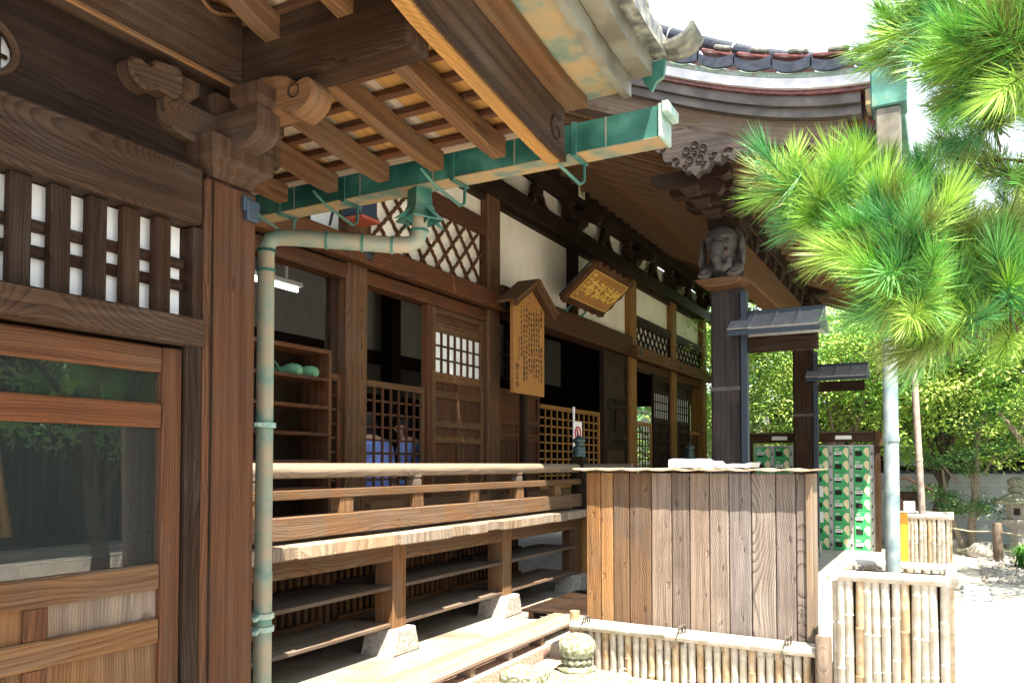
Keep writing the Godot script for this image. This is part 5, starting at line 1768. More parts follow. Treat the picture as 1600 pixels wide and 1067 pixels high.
# ---------------------------------------------------------------- carved elephant on the porch pillar
func elephant():
	var at := Vector3(8.50, 3.42, -2.04)
	var e := thing("carved_elephant", "weathered wooden elephant head carving jutting from the top of the near porch pillar", "carving", at)
	# local: z forward (towards -x in the world), y up, x to the viewer's right
	var V := func(x, y, z) -> Vector3: return Vector3(x, y, z)
	var q := [
		[V.call(0, 0.40, 0.08), V.call(0.168, 0.165, 0.165), 0.03],
		[V.call(0, 0.28, 0.12), V.call(0.135, 0.11, 0.125), 0.03],
		[V.call(0, 0.17, -0.05), V.call(0.175, 0.18, 0.14), 0.03],
		[V.call(-0.085, 0.335, 0.265), V.call(0.036, 0.022, 0.03), 0.012, "cut"],
		[V.call(0.085, 0.335, 0.265), V.call(0.036, 0.022, 0.03), 0.012, "cut"],
		[V.call(-0.088, 0.388, 0.222), V.call(0.048, 0.030, 0.035), 0.010, "cut"],
		[V.call(0.088, 0.388, 0.222), V.call(0.048, 0.030, 0.035), 0.010, "cut"],
		[V.call(-0.12, 0.432, 0.175), V.call(-0.03, 0.430, 0.222), 0.020, 0.024, 0.012],
		[V.call(0.12, 0.432, 0.175), V.call(0.03, 0.430, 0.222), 0.020, 0.024, 0.012],
		[V.call(-0.090, 0.384, 0.190), V.call(0.026, 0.019, 0.022), 0.004],
		[V.call(0.088, 0.384, 0.190), V.call(0.026, 0.019, 0.022), 0.004],
		[V.call(-0.005, 0.37, 0.215), V.call(-0.015, 0.27, 0.265), 0.060, 0.053, 0.02],
		[V.call(-0.015, 0.27, 0.265), V.call(-0.005, 0.17, 0.29), 0.052, 0.046, 0.015],
		[V.call(-0.005, 0.17, 0.29), V.call(0.02, 0.10, 0.30), 0.046, 0.042, 0.015],
		[V.call(0.02, 0.10, 0.30), V.call(0.07, 0.075, 0.30), 0.042, 0.038, 0.015],
		[V.call(0.07, 0.075, 0.30), V.call(0.115, 0.10, 0.30), 0.038, 0.034, 0.012],
		[V.call(0.115, 0.10, 0.30), V.call(0.120, 0.155, 0.30), 0.034, 0.031, 0.010],
		[V.call(0.121, 0.19, 0.30), V.call(0.014, 0.016, 0.014), 0.006, "cut"],
		[V.call(-0.018, 0.315, 0.255), V.call(0.002, 0.315, 0.255), 0.061, 0.061, 0.004],
		[V.call(-0.020, 0.285, 0.266), V.call(0.0, 0.285, 0.266), 0.058, 0.058, 0.004],
		[V.call(-0.018, 0.255, 0.274), V.call(0.0, 0.255, 0.274), 0.055, 0.055, 0.004],
		[V.call(0.205, 0.31, 0.06), V.call(0.030, 0.145, 0.085), 0.012],
		[V.call(-0.205, 0.30, 0.05), V.call(0.030, 0.145, 0.085), 0.012],
		[V.call(0.222, 0.21, 0.10), V.call(0.022, 0.08, 0.05), 0.015],
		[V.call(-0.222, 0.20, 0.09), V.call(0.022, 0.08, 0.05), 0.015],
		[V.call(-0.15, 0.12, 0.05), V.call(-0.15, 0.05, 0.20), 0.07, 0.062, 0.012],
		[V.call(0.15, 0.12, 0.05), V.call(0.15, 0.05, 0.20), 0.07, 0.062, 0.012],
	]
	for s in [-0.15, 0.15]:
		for k in 3:
			q.append([V.call(s - 0.04 + k * 0.04, 0.025, 0.25), V.call(0.024, 0.022, 0.022), 0.008])
	var m := net_mesh(q, Vector3(-0.27, -0.02, -0.2), Vector3(0.27, 0.60, 0.37), 0.0085)
	var face := Basis(Vector3(0, 0, 1), Vector3(0, 1, 0), Vector3(-1, 0, 0))
	put(m, "body", M.ele, e, at, face)
	for s in [-1.0, 1.0]:
		put(tube_mesh([Vector3(s * 0.075, 0.30, 0.20), Vector3(s * 0.085, 0.265, 0.25), Vector3(s * 0.085, 0.25, 0.29)], [0.018, 0.014, 0.007], 8), "tusk", M.red, e, at, face)
	put(extrude_mesh(smooth(pts([-0.22, 0.0, -0.235, -0.03, -0.18, -0.07, -0.05, -0.09, 0.1, -0.08, 0.205, -0.06, 0.215, 0.0]), true, 3), 0.34, 0, 0.01), "plinth", M.tan, e, at + Vector3(-0.06, 0.0, 0), face)

# ---------------------------------------------------------------- visitors sitting on the floor inside
func visitors():
	var prims := [
		[Vector3(0, 0.10, 0), Vector3(0, 0.34, -0.02), 0.155, 0.150, 0.08],
		[Vector3(0, 0.34, -0.02), Vector3(0, 0.56, 0.03), 0.150, 0.145, 0.08],
		[Vector3(-0.10, 0.58, 0.03), Vector3(0.10, 0.58, 0.03), 0.095, 0.095, 0.08],
		[Vector3(0, 0.62, 0.04), Vector3(0, 0.72, 0.07), 0.055, 0.055, 0.04],
		[Vector3(0, 0.82, 0.09), Vector3(0.078, 0.115, 0.095), 0.03],
		[Vector3(-0.18, 0.56, 0.03), Vector3(-0.25, 0.33, 0.06), 0.062, 0.05, 0.05],
		[Vector3(-0.25, 0.33, 0.06), Vector3(-0.14, 0.20, 0.25), 0.048, 0.036, 0.02],
		[Vector3(-0.14, 0.20, 0.25), Vector3(-0.08, 0.17, 0.31), 0.038, 0.025, 0.02],
		[Vector3(0.18, 0.56, 0.03), Vector3(0.25, 0.33, 0.06), 0.062, 0.05, 0.05],
		[Vector3(0.25, 0.33, 0.06), Vector3(0.14, 0.20, 0.25), 0.048, 0.036, 0.02],
		[Vector3(0.14, 0.20, 0.25), Vector3(0.08, 0.17, 0.31), 0.038, 0.025, 0.02],
		[Vector3(-0.10, 0.10, 0.0), Vector3(-0.20, 0.11, 0.36), 0.10, 0.075, 0.05],
		[Vector3(0.10, 0.10, 0.0), Vector3(0.20, 0.11, 0.36), 0.10, 0.075, 0.05],
		[Vector3(-0.20, 0.11, 0.36), Vector3(0.12, 0.06, 0.30), 0.07, 0.05, 0.02],
		[Vector3(0.20, 0.11, 0.36), Vector3(-0.12, 0.06, 0.26), 0.07, 0.05, 0.02],
		[Vector3(0, 0.80, 0.185), Vector3(0.016, 0.02, 0.02), 0.015],
		[Vector3(-0.08, 0.80, 0.085), Vector3(0.015, 0.03, 0.02), 0.01],
		[Vector3(0.08, 0.80, 0.085), Vector3(0.015, 0.03, 0.02), 0.01],
	]
	var mesh_of := func(shirt: Color) -> ArrayMesh:
		return net_mesh(prims, Vector3(-0.36, -0.06, -0.22), Vector3(0.36, 1.0, 0.48), 0.021, func(p: Vector3) -> Color:
			if p.y > 0.84 or (p.y > 0.72 and p.z < 0.09):
				return Color(0.012, 0.010, 0.009)
			if p.y > 0.66 or (absf(p.x) < 0.26 and p.z > 0.13 and p.y > 0.15 and p.y < 0.30):
				return Color(0.45, 0.26, 0.18)
			if p.y < 0.155:
				return Color(0.02, 0.022, 0.035)
			return shirt)
	var a: ArrayMesh = mesh_of.call(Color(0.04, 0.26, 0.85))
	var b: ArrayMesh = mesh_of.call(Color(0.22, 0.31, 0.74))
	var spots := [
		[a, Vector3(6.25, 1.06, -5.45), 2.3, "person in a bright blue shirt sitting inside, seen beside the shoe cabinet"],
		[b, Vector3(6.98, 1.06, -5.45), PI - 0.3, "person in a violet-blue shirt sitting with back to the lattice gate"],
		[b, Vector3(7.75, 1.06, -5.48), PI + 0.5, "person in a grey-blue shirt sitting at the right end of the lattice gate"],
	]
	for s in spots:
		var t := thing("person", s[3], "person", s[1], "visitors sitting inside the hall")
		var o := put(s[0], "body", M.person, t, s[1], Basis(Vector3.UP, s[2]) * Basis.from_scale(Vector3(1.12, 1.05, 1.12)))
		var c := thing("floor_cushion", "dark floor cushion under the " + s[3].split(" sitting")[0], "cushion", s[1] - Vector3(0, 0.06, 0), "floor cushions inside the hall")
		W("pad", c, s[1].x - 0.3, s[1].x + 0.3, 1.001, 1.06, s[1].z - 0.3, s[1].z + 0.3, M.navy, 0, 0.02)

# ---------------------------------------------------------------- small things about the hall
func hall_things():
	var c := thing("shoe_cabinet", "open wooden shoe cabinet with shelves standing on the verandah", "cabinet", Vector3(4.6, 0.97, -4.68))
	var x0 := 3.95
	var x1 := 5.25
	W("side", c, x0, x0 + 0.035, 0.972, 2.456, -4.86, -4.55, M.umber, 1)
	W("side", c, x1 - 0.035, x1, 0.972, 2.456, -4.86, -4.55, M.red, 1)
	W("top", c, x0 + 0.035, x1 - 0.035, 2.42, 2.455, -4.86, -4.55, M.red, 0)
	W("back", c, x0 + 0.035, x1 - 0.035, 0.972, 2.42, -4.86, -4.845, M.umber, 1, 0.0)
	for y in [2.19, 1.955, 1.73, 1.505, 1.28, 1.0]:
		W("shelf", c, x0 + 0.035, x1 - 0.035, y, y + 0.03, -4.845, -4.56, M.red, 0)
	for s in [[4.84, "left"], [5.03, "right"]]:
		var sl := thing("slipper", "green slip-on clog on the top shelf of the cabinet, " + ("the one at the left" if s[1] == "left" else "the one at the right"), "slipper", Vector3(s[0], 2.221, -4.66), "pair of green clogs")
		var prims := [
			[Vector3(0, 0.022, -0.11), Vector3(0, 0.022, 0.10), 0.030, 0.042, 0.02],
			[Vector3(0, 0.045, 0.06), Vector3(0.045, 0.038, 0.075), 0.02],
		]
		put(net_mesh(prims, Vector3(-0.08, -0.03, -0.17), Vector3(0.08, 0.11, 0.17), 0.011), "sole", M.slipper, sl, Vector3(s[0], 2.228, -4.68), Basis(Vector3.UP, 0.5))
		var st := []
		for k in 9:
			var a := PI * k / 8.0
			st.append(Vector3(cos(a) * 0.04, 0.03 + sin(a) * 0.075, -0.04 - sin(a) * 0.05))
		put(tube_mesh(st, [0.006], 6), "strap", M.slipper, sl, Vector3(s[0], 2.228, -4.68), Basis(Vector3.UP, 0.5))
	# lit tube lamp on the inner beam
	var l := thing("tube_lamp", "lit white fluorescent tube lamp inside the dark hall", "lamp", Vector3(6.15, 3.30, -6.2))
	W("housing", l, 5.35, 6.62, 3.42, 3.47, -6.25, -6.15, M.white, 0)
	put(tube_mesh([Vector3(-0.6, 0, 0), Vector3(0.6, 0, 0)], [0.022], 12), "tube", M.tube, l, Vector3(5.98, 3.385, -6.2))
	W("hanger", l, 5.5, 5.53, 3.47, 4.6, -6.21, -6.19, M.white, 1, 0.0)
	W("hanger", l, 6.4, 6.43, 3.47, 4.6, -6.21, -6.19, M.white, 1, 0.0)
	var al := AreaLight3D.new()
	al.name = "tube_glow"
	al.area_size = Vector2(1.2, 0.04)
	al.light_energy = 0.5
	al.light_color = Color(0.95, 1.0, 0.97)
	al.shadow_enabled = true
	l.add_child(al)
	al.position = Vector3(5.98, 3.355, -6.2) - l.position
	al.rotation_degrees = Vector3(-90, 0, 0)
	# dark box with an orange underside on the wall behind the pipe
	var bx := thing("wall_box", "dark navy box with orange base mounted on the wall behind the pipe", "box", Vector3(5.75, 3.7, -4.62))
	W("case", bx, 5.62, 5.86, 3.72, 4.15, -4.77, -4.55, M.navy, 1, 0.01)
	W("base_plate", bx, 5.62, 5.88, 3.69, 3.72, -4.77, -4.53, M.vermilion, 0, 0.005)
	bar("stay", bx, Vector3(5.55, 3.95, -4.76), Vector3(5.45, 3.6, -4.76), 0.02, 0.02, M.iron)
	# round prohibition sign on a slim post behind the railing
	var sg := thing("warning_sign", "small white sign with a red ring and dark figure on a slim white post", "sign", Vector3(9.82, 0.97, -4.3))
	W("post", sg, 9.70, 9.735, 0.975, 2.25, -4.32, -4.30, M.white, 1, 0.002)
	W("plate", sg, 9.66, 9.94, 1.56, 2.06, -4.298, -4.288, M.white, 1, 0.003)
	put(ring_mesh(0.088, 0.012, 28), "ring", M.red_sign, sg, Vector3(9.79, 1.90, -4.284), Basis(Vector3(1, 0, 0), PI / 2))
	put(extrude_mesh(smooth(pts([-0.04, -0.06, -0.02, 0.03, 0.0, 0.07, 0.02, 0.03, 0.04, -0.06, 0.015, -0.03, -0.015, -0.03]), true, 2), 0.003, 1), "figure", M.black, sg, Vector3(9.79, 1.90, -4.2855))
	bar("ring_slash", sg, Vector3(9.733, 1.957, -4.282), Vector3(9.847, 1.843, -4.282), 0.012, 0.003, M.red_sign, Vector3(0, 0, 1), 0.0)
	# little metal-roofed signboards on the porch pillars
	for s in [[8.66, 2.66, "near", 0.0], [13.85, 2.66, "far", 0.0]]:
		var bz := -1.885
		var n := thing("roofed_sign_frame", "grey metal canopy on a dark post strapped to the %s porch pillar" % s[2], "canopy", Vector3(s[0], 0.02, -1.5), "metal canopies on the porch pillars")
		var px: float = s[0]
		W("post", n, px - 0.16, px - 0.06, 0.02, 3.30, bz + 0.012, bz + 0.075, M.navy, 1, 0.002)
		W("fascia", n, px - 0.34, px - 0.32, 2.815, 2.865, -1.97, -1.07, M.navy, 2, 0.002)
		W("panel", n, px - 0.12, px - 0.04, 2.66, 2.82, -1.80, -1.12, M.umber, 2, 0.002)
		W("ridge", n, px - 0.03, px + 0.03, 3.055, 3.11, -1.98, -1.06, M.navy, 2, 0.004)
		for side in [-1.0, 1.0]:
			for k in 4:
				var z0 := -1.97 + k * 0.225
				var a := Vector3(px + side * 0.01, 3.07, z0 + 0.11)
				var b := Vector3(px + side * 0.34, 2.88, z0 + 0.11)
				bar("roof_sheet", n, a, b, 0.223, 0.012, M.slate, Vector3.UP, 0.0)
				bar("seam", n, a + Vector3(0, 0.012, 0.112), b + Vector3(0, 0.012, 0.112), 0.016, 0.02, M.slate, Vector3.UP, 0.0)
		for z1 in [-1.97, -1.09]:
			put(extrude_mesh(pts([-0.33, 0.0, 0.33, 0.0, 0.0, 0.19]), 0.015, 0), "gable_end", M.navy, n, Vector3(px, 2.865, z1 + 0.01))
	# papers on the lid
	var pa := thing("folded_sheet", "stiff folded grey-white sheet lying on the board enclosure's lid", "sheet", Vector3(5.8, 1.475, -1.65))
	put(extrude_mesh(pts([-0.13, 0.0, 0.13, 0.0, 0.125, 0.055, 0.10, 0.066, 0.0, 0.06, -0.09, 0.067, -0.128, 0.058]), 0.30, 0, 0.004), "sheet", M.clothpaper, pa, Vector3(5.84, 1.472, -1.65), FACE_X)
	var pb := thing("crumpled_sheet", "crumpled flat grey-white sheet beside the porch pillar on the lid", "sheet", Vector3(5.86, 1.472, -1.33))
	put(extrude_mesh(pts([-0.14, 0.01, -0.05, 0.0, 0.13, 0.005, 0.14, 0.04, 0.09, 0.03, 0.04, 0.022, 0.0, 0.03, -0.10, 0.02, -0.135, 0.05]), 0.30, 0), "sheet", M.clothpaper, pb, Vector3(5.86, 1.472, -1.33), FACE_X)
	var mb := thing("metal_bracket_box", "small dark blue metal clip on top of the entrance pillar", "clip", Vector3(1.99, 2.36, -2.09))
	W("clip", mb, 1.965, 2.02, 2.33, 2.40, -2.0985, -2.075, M.navy, 1, 0.004)
	# things behind the glass of the entrance wing
	var co := thing("wooden_counter", "dark wooden box counter behind the entrance glass", "counter", Vector3(1.5, -0.02, -2.6))
	W("top", co, 1.0, 1.80, 1.20, 1.24, -2.95, -2.40, M.umber, 0)
	W("front", co, 1.43, 1.78, -0.018, 1.20, -2.45, -2.42, M.red, 1)
	W("side", co, 1.42, 1.45, -0.018, 1.20, -2.93, -2.455, M.umber, 1)
	var lp := thing("leaning_pole", "yellowish pole leaning behind the entrance glass", "pole", Vector3(1.6, -0.02, -3.0))
	tube("pole", lp, [Vector3(1.95, -0.02, -3.05), Vector3(1.55, 2.45, -3.1)], [0.03], M.honey, 10)
	var bn := thing("slatted_bench", "low sun-bleached bench of three boards along the platform edge", "bench", Vector3(5.0, 0.0, -3.1))
	for q in [[-3.27, -3.175], [-3.165, -3.068], [-3.058, -2.95]]:
		W("board", bn, 2.4, 6.95 + R.randf_range(-0.03, 0.03), 0.075, 0.105, q[0], q[1], M.pale, 0, 0.005)
	var lx := 2.7
	while lx < 6.9:
		W("leg", bn, lx - 0.03, lx + 0.03, 0.0, 0.0745, -3.26, -2.97, M.pale, 2)
		lx += 0.56
	var dk := thing("duckboard", "dark slatted wooden duckboard in front of the porch steps", "duckboard", Vector3(7.6, 0.02, -3.1))
	for k in 9:
		W("slat", dk, 6.92 + k * 0.15, 7.055 + k * 0.15, 0.085, 0.11, -3.62, -2.72, M.umber, 2)
	W("bearer", dk, 6.92, 8.26, 0.02, 0.0845, -2.80, -2.75, M.honey, 0)
	W("bearer", dk, 6.92, 8.26, 0.021, 0.0845, -3.55, -3.50, M.umber, 0)

# ---------------------------------------------------------------- board enclosure, bamboo, planters
func bamboo_mesh(l: float, r: float, sd: int) -> ArrayMesh:
	var key := "bam%.3f_%.3f_%d" % [l, r, sd]
	if cache.has(key):
		return cache[key]
	var rr := RandomNumberGenerator.new()
	rr.seed = sd * 31 + 7
	var path := []
	var rad := []
	var y := 0.0
	var next := rr.randf_range(0.05, 0.25)
	path.append(Vector3.ZERO)
	rad.append(r)
	while next < l - 0.02:
		for q in [[-0.008, 1.0], [-0.002, 1.12], [0.003, 0.94], [0.009, 1.0]]:
			path.append(Vector3(rr.randfn() * r * 0.03, next + q[0], 0))
			rad.append(r * q[1])
		next += rr.randf_range(0.22, 0.34)
	path.append(Vector3(0, l, 0))
	rad.append(r * 0.98)
	var m := tube_mesh(path, rad, 8)
	cache[key] = m
	return m

func knot(parent: Node, at: Vector3, r: float, mat: Material):
	var p := part("rope_tie", parent, at)
	for k in 2:
		var c := []
		for s in 13:
			var a := TAU * s / 12.0
			c.append(Vector3(cos(a) * r * 0.8, sin(a) * r * 1.5, (k - 0.5) * 0.018 + sin(a * 2) * 0.006))
		put(tube_mesh(c, [0.006], 6, false), "loop", mat, p, at)
	put(tube_mesh([Vector3(-r, r * 1.3, 0), Vector3(-r * 0.6, r * 1.75, 0.02), Vector3(-r * 0.8, r * 1.6, 0.04)], [0.006], 6), "end", mat, p, at)
	put(tube_mesh([Vector3(-r, r * 1.3, 0), Vector3(-r * 1.05, r * 0.2, -0.02), Vector3(-r * 1.1, -r * 1.6, -0.04)], [0.006], 6), "end", mat, p, at)

func enclosure():
	var e := thing("board_enclosure", "tall enclosure of upright weathered cedar boards with a pale ridged lid", "enclosure", Vector3(6.0, -0.2, -1.58))
	var z := -2.385
	var ws := [0.115, 0.10, 0.125, 0.165, 0.15, 0.13, 0.14, 0.135, 0.15, 0.16, 0.13, 0.095]
	for k in ws.size():
		put(box_mesh(Vector3(0.022, 1.637, ws[k] - 0.005), 1, 0.006, 20 + k), "board", tone(M.board_new if k < 2 else (M.board_mid if k in [2, 3] else (M.board if k in [5, 7, 10] else M.board_grey))), e, Vector3(5.611 + R.randf_range(-0.003, 0.003), 0.6185, z + ws[k] * 0.5))
		z += ws[k]
	var zr := z
	W("backing", e, 5.624, 5.632, -0.2, 1.43, -2.38, zr - 0.03, M.umber, 1, 0.0)
	var x := 5.634
	while x < 5.8:
		W("side_board", e, x, x + 0.148, -0.2, 1.437, zr - 0.025, zr - 0.003, M.pale, 1, 0.003)
		W("side_board", e, x, x + 0.148, -0.2, 1.437, -2.382, -2.36, M.board, 1, 0.003)
		x += 0.15
	W("corner_post", e, 5.575, 5.598, -0.2, 1.437, zr - 0.03, zr + 0.012, M.pale, 1, 0.004)
	z = -2.46
	for k in 9:
		var w := 0.1905
		var o := PackedVector2Array()
		for s in 7:
			var t := s / 6.0
			o.append(Vector2(-w * 0.5 + w * t, 0.008 - 0.010 * sin(PI * t)))
		for s in range(6, -1, -1):
			var t := s / 6.0
			o.append(Vector2(-w * 0.5 + w * t, 0.018 - 0.009 * sin(PI * t)))
		put(extrude_mesh(o, 0.60, 0), "lid_strip", M.pale, e, Vector3(5.815, 1.452, z + w * 0.5), FACE_X)
		z += w
	# knee-high bamboo fence in front of it
	var f := thing("bamboo_fence", "low bleached bamboo fence in front of the board enclosure, tied with dark cord", "fence", Vector3(5.48, -0.2, -1.6))
	z = -2.36
	var i := 0
	while z < -0.80:
		put(bamboo_mesh(0.53, 0.026, i % 5), "upright", M.bamboo_tan if i % 3 == 0 else M.bamboo, f, Vector3(5.49 + R.randf_range(-0.004, 0.004), -0.2, z), Basis(Vector3.UP, R.randf() * TAU))
		z += 0.0575
		i += 1
	var tilt := Basis(Vector3(0, 0, 1), Vector3(0, 0, 0), Vector3.ZERO)
	for q in [[5.447, 0.325, 0.031], [5.535, 0.335, 0.03], [5.447, -0.02, 0.03]]:
		put(bamboo_mesh(1.70, q[2], 3), "rail", M.bamboo, f, Vector3(q[0], q[1], -2.44), Basis(Vector3(1, 0, 0), PI / 2 + 0.012))
	put(bamboo_mesh(0.62, 0.04, 1), "end_post", M.bamboo_tan, f, Vector3(5.49, -0.2, -2.43))
	for zz in [-2.33, -1.62, -0.92]:
		knot(f, Vector3(5.47, 0.325, zz), 0.045, M.rope)
	knot(f, Vector3(5.47, -0.02, -2.05), 0.045, M.rope_pale)
	for s in [[5.42, -0.70, 0.42, 0.05, "taller weathered log stake at the right end of the bamboo fence"], [5.02, -0.50, 0.15, 0.06, "short weathered log stake in front of the bamboo planter"]]:
		var l := thing("log_stake", s[4], "stake", Vector3(s[0], -0.2, s[1]), "log stakes by the fence")
		put(lathe_mesh([0.0, 0.0, s[3], 0.0, s[3] * 1.04, s[2] * 0.5 + 0.1, s[3], s[2] + 0.19, s[3] * 0.85, s[2] + 0.2, 0.0, s[2] + 0.2], 14, true, 5, 0.03), "log", M.grey, l, Vector3(s[0], -0.2, s[1]))
		put(lathe_mesh([0.0, 0.0, s[3] * 0.8, 0.001, s[3] * 0.8, 0.004, 0.0, 0.005], 14), "cut_end", M.pale, l, Vector3(s[0], s[2] + 0.0005, s[1]))
	# squat stone lantern: jewel, lotus ring and roof
	var at := Vector3(5.0, -0.2, -2.2)
	var n := thing("garden_lantern", "mossy round stone finial on a small lantern beside the bamboo fence", "stone lantern", at)
	n.set_meta("own_axes", true)
	n.scale = Vector3(1.1, 1.0, 1.1)
	at = Vector3.ZERO
	put(lathe_mesh([0.05, 0.405, 0.095, 0.42, 0.114, 0.455, 0.117, 0.485, 0.106, 0.525, 0.075, 0.555, 0.03, 0.568, 0.0, 0.57], 24), "jewel", M.mossy, n, at)
	for k in 14:
		var a := TAU * k / 14.0
		put(rock_mesh(2, Vector3(0.022, 0.024, 0.022), 0.1), "lotus_petal", M.mossy, n, at + Vector3(cos(a) * 0.078, 0.392, sin(a) * 0.078))
	put(lathe_mesh([0.06, 0.30, 0.11, 0.32, 0.12, 0.345, 0.08, 0.365, 0.075, 0.40, 0.0, 0.41], 20), "neck", M.mossy, n, at)
	put(lathe_mesh([0.10, 0.20, 0.31, 0.215, 0.33, 0.235, 0.32, 0.26, 0.22, 0.285, 0.14, 0.315, 0.09, 0.335, 0.0, 0.34], 24, true, 6, 0.07), "roof_stone", M.mossy, n, at, Basis(Vector3.UP, 0.3))
	for k in 6:
		var a := TAU * k / 6.0 + 0.3
		put(rock_mesh(4 + k, Vector3(0.055, 0.035, 0.055), 0.2), "roof_curl", M.stone, n, at + Vector3(cos(a) * 0.31, 0.245, -sin(a) * 0.31))
	put(lathe_mesh([0.16, 0.0, 0.15, 0.08, 0.12, 0.17], 12), "fire_box", M.stone, n, at)

func planter(at: Vector3, label: String, label_pole: String, w: float, mat_pole: Material, lean: Vector3, full: bool):
	var t := thing("bamboo_planter", label, "planter", at, "square bamboo-clad planters")
	var hgt := 1.03
	var y1 := at.y + hgt
	var h := w * 0.5
	var n := int(w / 0.049)
	for s in 4:
		var turn := Basis(Vector3.UP, PI / 2 * s)
		for k in n:
			var o := -h + w * (k + 0.5) / n
			put(bamboo_mesh(hgt - 0.03, 0.0275, (k + s) % 5), "stem", M.bamboo if (k + s) % 5 else M.bamboo_tan, t, at + turn * Vector3(o, 0, h), turn * Basis(Vector3(0, 0, 1), R.randf_range(-0.012, 0.012)))
		var ra := put(bamboo_mesh(w + 0.10, 0.034, s), "rim", M.bamboo, t, at + turn * Vector3(-h - 0.05, hgt - 0.02, h + 0.012), turn * Basis(Vector3(0, 0, 1), -PI / 2))
		W("liner", t, at.x - 0.0, at.x + 0.001, at.y, at.y + 0.001, at.z, at.z + 0.001, M.soil, 0, 0.0) if false else null
	W("soil", t, at.x - h + 0.03, at.x + h - 0.03, at.y, y1 - 0.20, at.z - h + 0.03, at.z + h - 0.03, M.soil, 0, 0.0)
	for s in [-1, 1]:
		W("liner", t, at.x - h + 0.03, at.x + h - 0.03, at.y, y1 - 0.05, at.z + s * (h - 0.027), at.z + s * (h - 0.034), M.umber, 0, 0.0)
		W("liner", t, at.x + s * (h - 0.027), at.x + s * (h - 0.034), at.y, y1 - 0.05, at.z - h + 0.035, at.z + h - 0.035, M.umber, 0, 0.0)
	var p := thing("downpipe_pole", label_pole, "pipe", Vector3(at.x + 0.1, y1 - 0.2, at.z - 0.02), "metal downpipes standing in the planters")
	var b := Vector3(at.x + 0.12, y1 - 0.22, at.z - 0.01)
	var e := b + Vector3(0, 3.35 if full else 3.0, 0) + lean
	if full:
		tube("pipe", p, [b, b + Vector3(0, 2.6, 0), b + Vector3(0.05, 2.72, 0), b + Vector3(0.38, 2.98, -0.01), b + Vector3(0.43, 3.06, -0.01)], [0.046], mat_pole, 16)
	else:
		tube("pipe", p, [b, e], [0.046], mat_pole, 16)
	for f in [0.02, 0.31, 0.66]:
		var m := b.lerp(e, f)
		tube("collar", p, [m, m + Vector3(0, 0.03, 0)], [0.052], mat_pole, 16)

# ---------------------------------------------------------------- lockers
func lockers():
	var t := thing("locker_bank", "bank of small green coin lockers under a wooden frame", "lockers", Vector3(15.3, -0.2, -2.05))
	var X := 15.0
	W("base", t, X - 0.05, X + 0.6, -0.2, -0.02, -3.10, -1.05, M.paving, 2)
	W("carcass", t, X + 0.02, X + 0.5, -0.019, 1.83, -3.08, -1.08, M.steel, 1, 0.0)
	W("post", t, X - 0.06, X + 0.05, -0.2, 1.90, -1.08, -0.99, M.dark, 1)
	W("post", t, X - 0.06, X + 0.05, -0.2, 1.90, -3.20, -3.11, M.dark, 1)
	var b := W("head_beam", t, X - 0.08, X + 0.06, 1.88, 2.03, -3.22, -0.99, M.dark, 2, 0.01)
	W("beam_end", b, X - 0.10, X + 0.08, 1.80, 2.06, -1.07, -0.96, M.tan, 1)
	W("roof_board", t, X - 0.05, X + 0.6, 2.035, 2.06, -3.25, -0.98, M.grey, 2)
	for z in [-2.62, -1.56]:
		W("name_plate", b, X - 0.086, X - 0.0805, 1.925, 1.99, z - 0.13, z + 0.13, M.white, 2, 0.0)
	var cw := 0.328
	for c in 6:
		for r in 8:
			var z0 := -3.055 + c * cw
			var y0 := 0.02 + r * 0.2235
			var at := Vector3(X, y0, z0)
			var d := put(box_mesh(Vector3(0.02, 0.213, 0.255), 1, 0.004, 0), "locker_door", M.locker, t, Vector3(X + 0.008, y0 + 0.108, z0 + 0.13))
			var alt := (c + r) % 2 == 0
			put(box_mesh(Vector3(0.004, 0.035, 0.07), 1, 0.0, 0), "number_plate", M.grey_print, d, at + Vector3(-0.005, 0.172, 0.065))
			if alt:
				put(box_mesh(Vector3(0.004, 0.085, 0.11), 1, 0.0, 0), "window", M.black, d, at + Vector3(-0.005, 0.095, 0.085))
			else:
				put(box_mesh(Vector3(0.004, 0.055, 0.12), 1, 0.0, 0), "card", M.white, d, at + Vector3(-0.005, 0.105, 0.085))
				put(box_mesh(Vector3(0.004, 0.034, 0.10), 1, 0.0, 0), "card", M.black, d, at + Vector3(-0.005, 0.060, 0.085))
				put(box_mesh(Vector3(0.002, 0.012, 0.085), 1, 0.0, 0), "card_print", M.black, d, at + Vector3(-0.008, 0.108, 0.085))
			if not cache.has("arrow"):
				cache["arrow"] = extrude_mesh(smooth(pts([-0.035, 0.035, 0.0, 0.085, 0.05, 0.075, 0.055, -0.03, 0.04, -0.085, 0.01, -0.05, -0.03, 0.0]), true, 2), 0.004, 1)
			put(cache["arrow"], "arrow_print", M.cream, d, at + Vector3(-0.005, 0.11, 0.195), FACE_X)
			var k := put(box_mesh(Vector3(0.014, 0.05, 0.03), 1, 0.003, 0), "lock", M.steel, d, at + Vector3(0.0, 0.13, 0.29))
			put(box_mesh(Vector3(0.02, 0.05, 0.018), 1, 0.004, 0), "key", M.black, d, at + Vector3(-0.008, 0.09, 0.292))
			if c == 3 and (r == 4 or r == 2):
				put(box_mesh(Vector3(0.004, 0.19, 0.15), 1, 0.0, 0), "taped_note", M.white, d, at + Vector3(-0.010, 0.11, 0.09))
	for k in 3:
		var s := structure(W("stone_step", self, 13.2 + k * 0.35, 13.55 + k * 0.35, -0.2, -0.12 + k * 0.05, -2.2, -0.9 - k * 0.1, M.paving, 2, 0.01))
		s.set_meta("label", "low pale step in front of the green lockers")

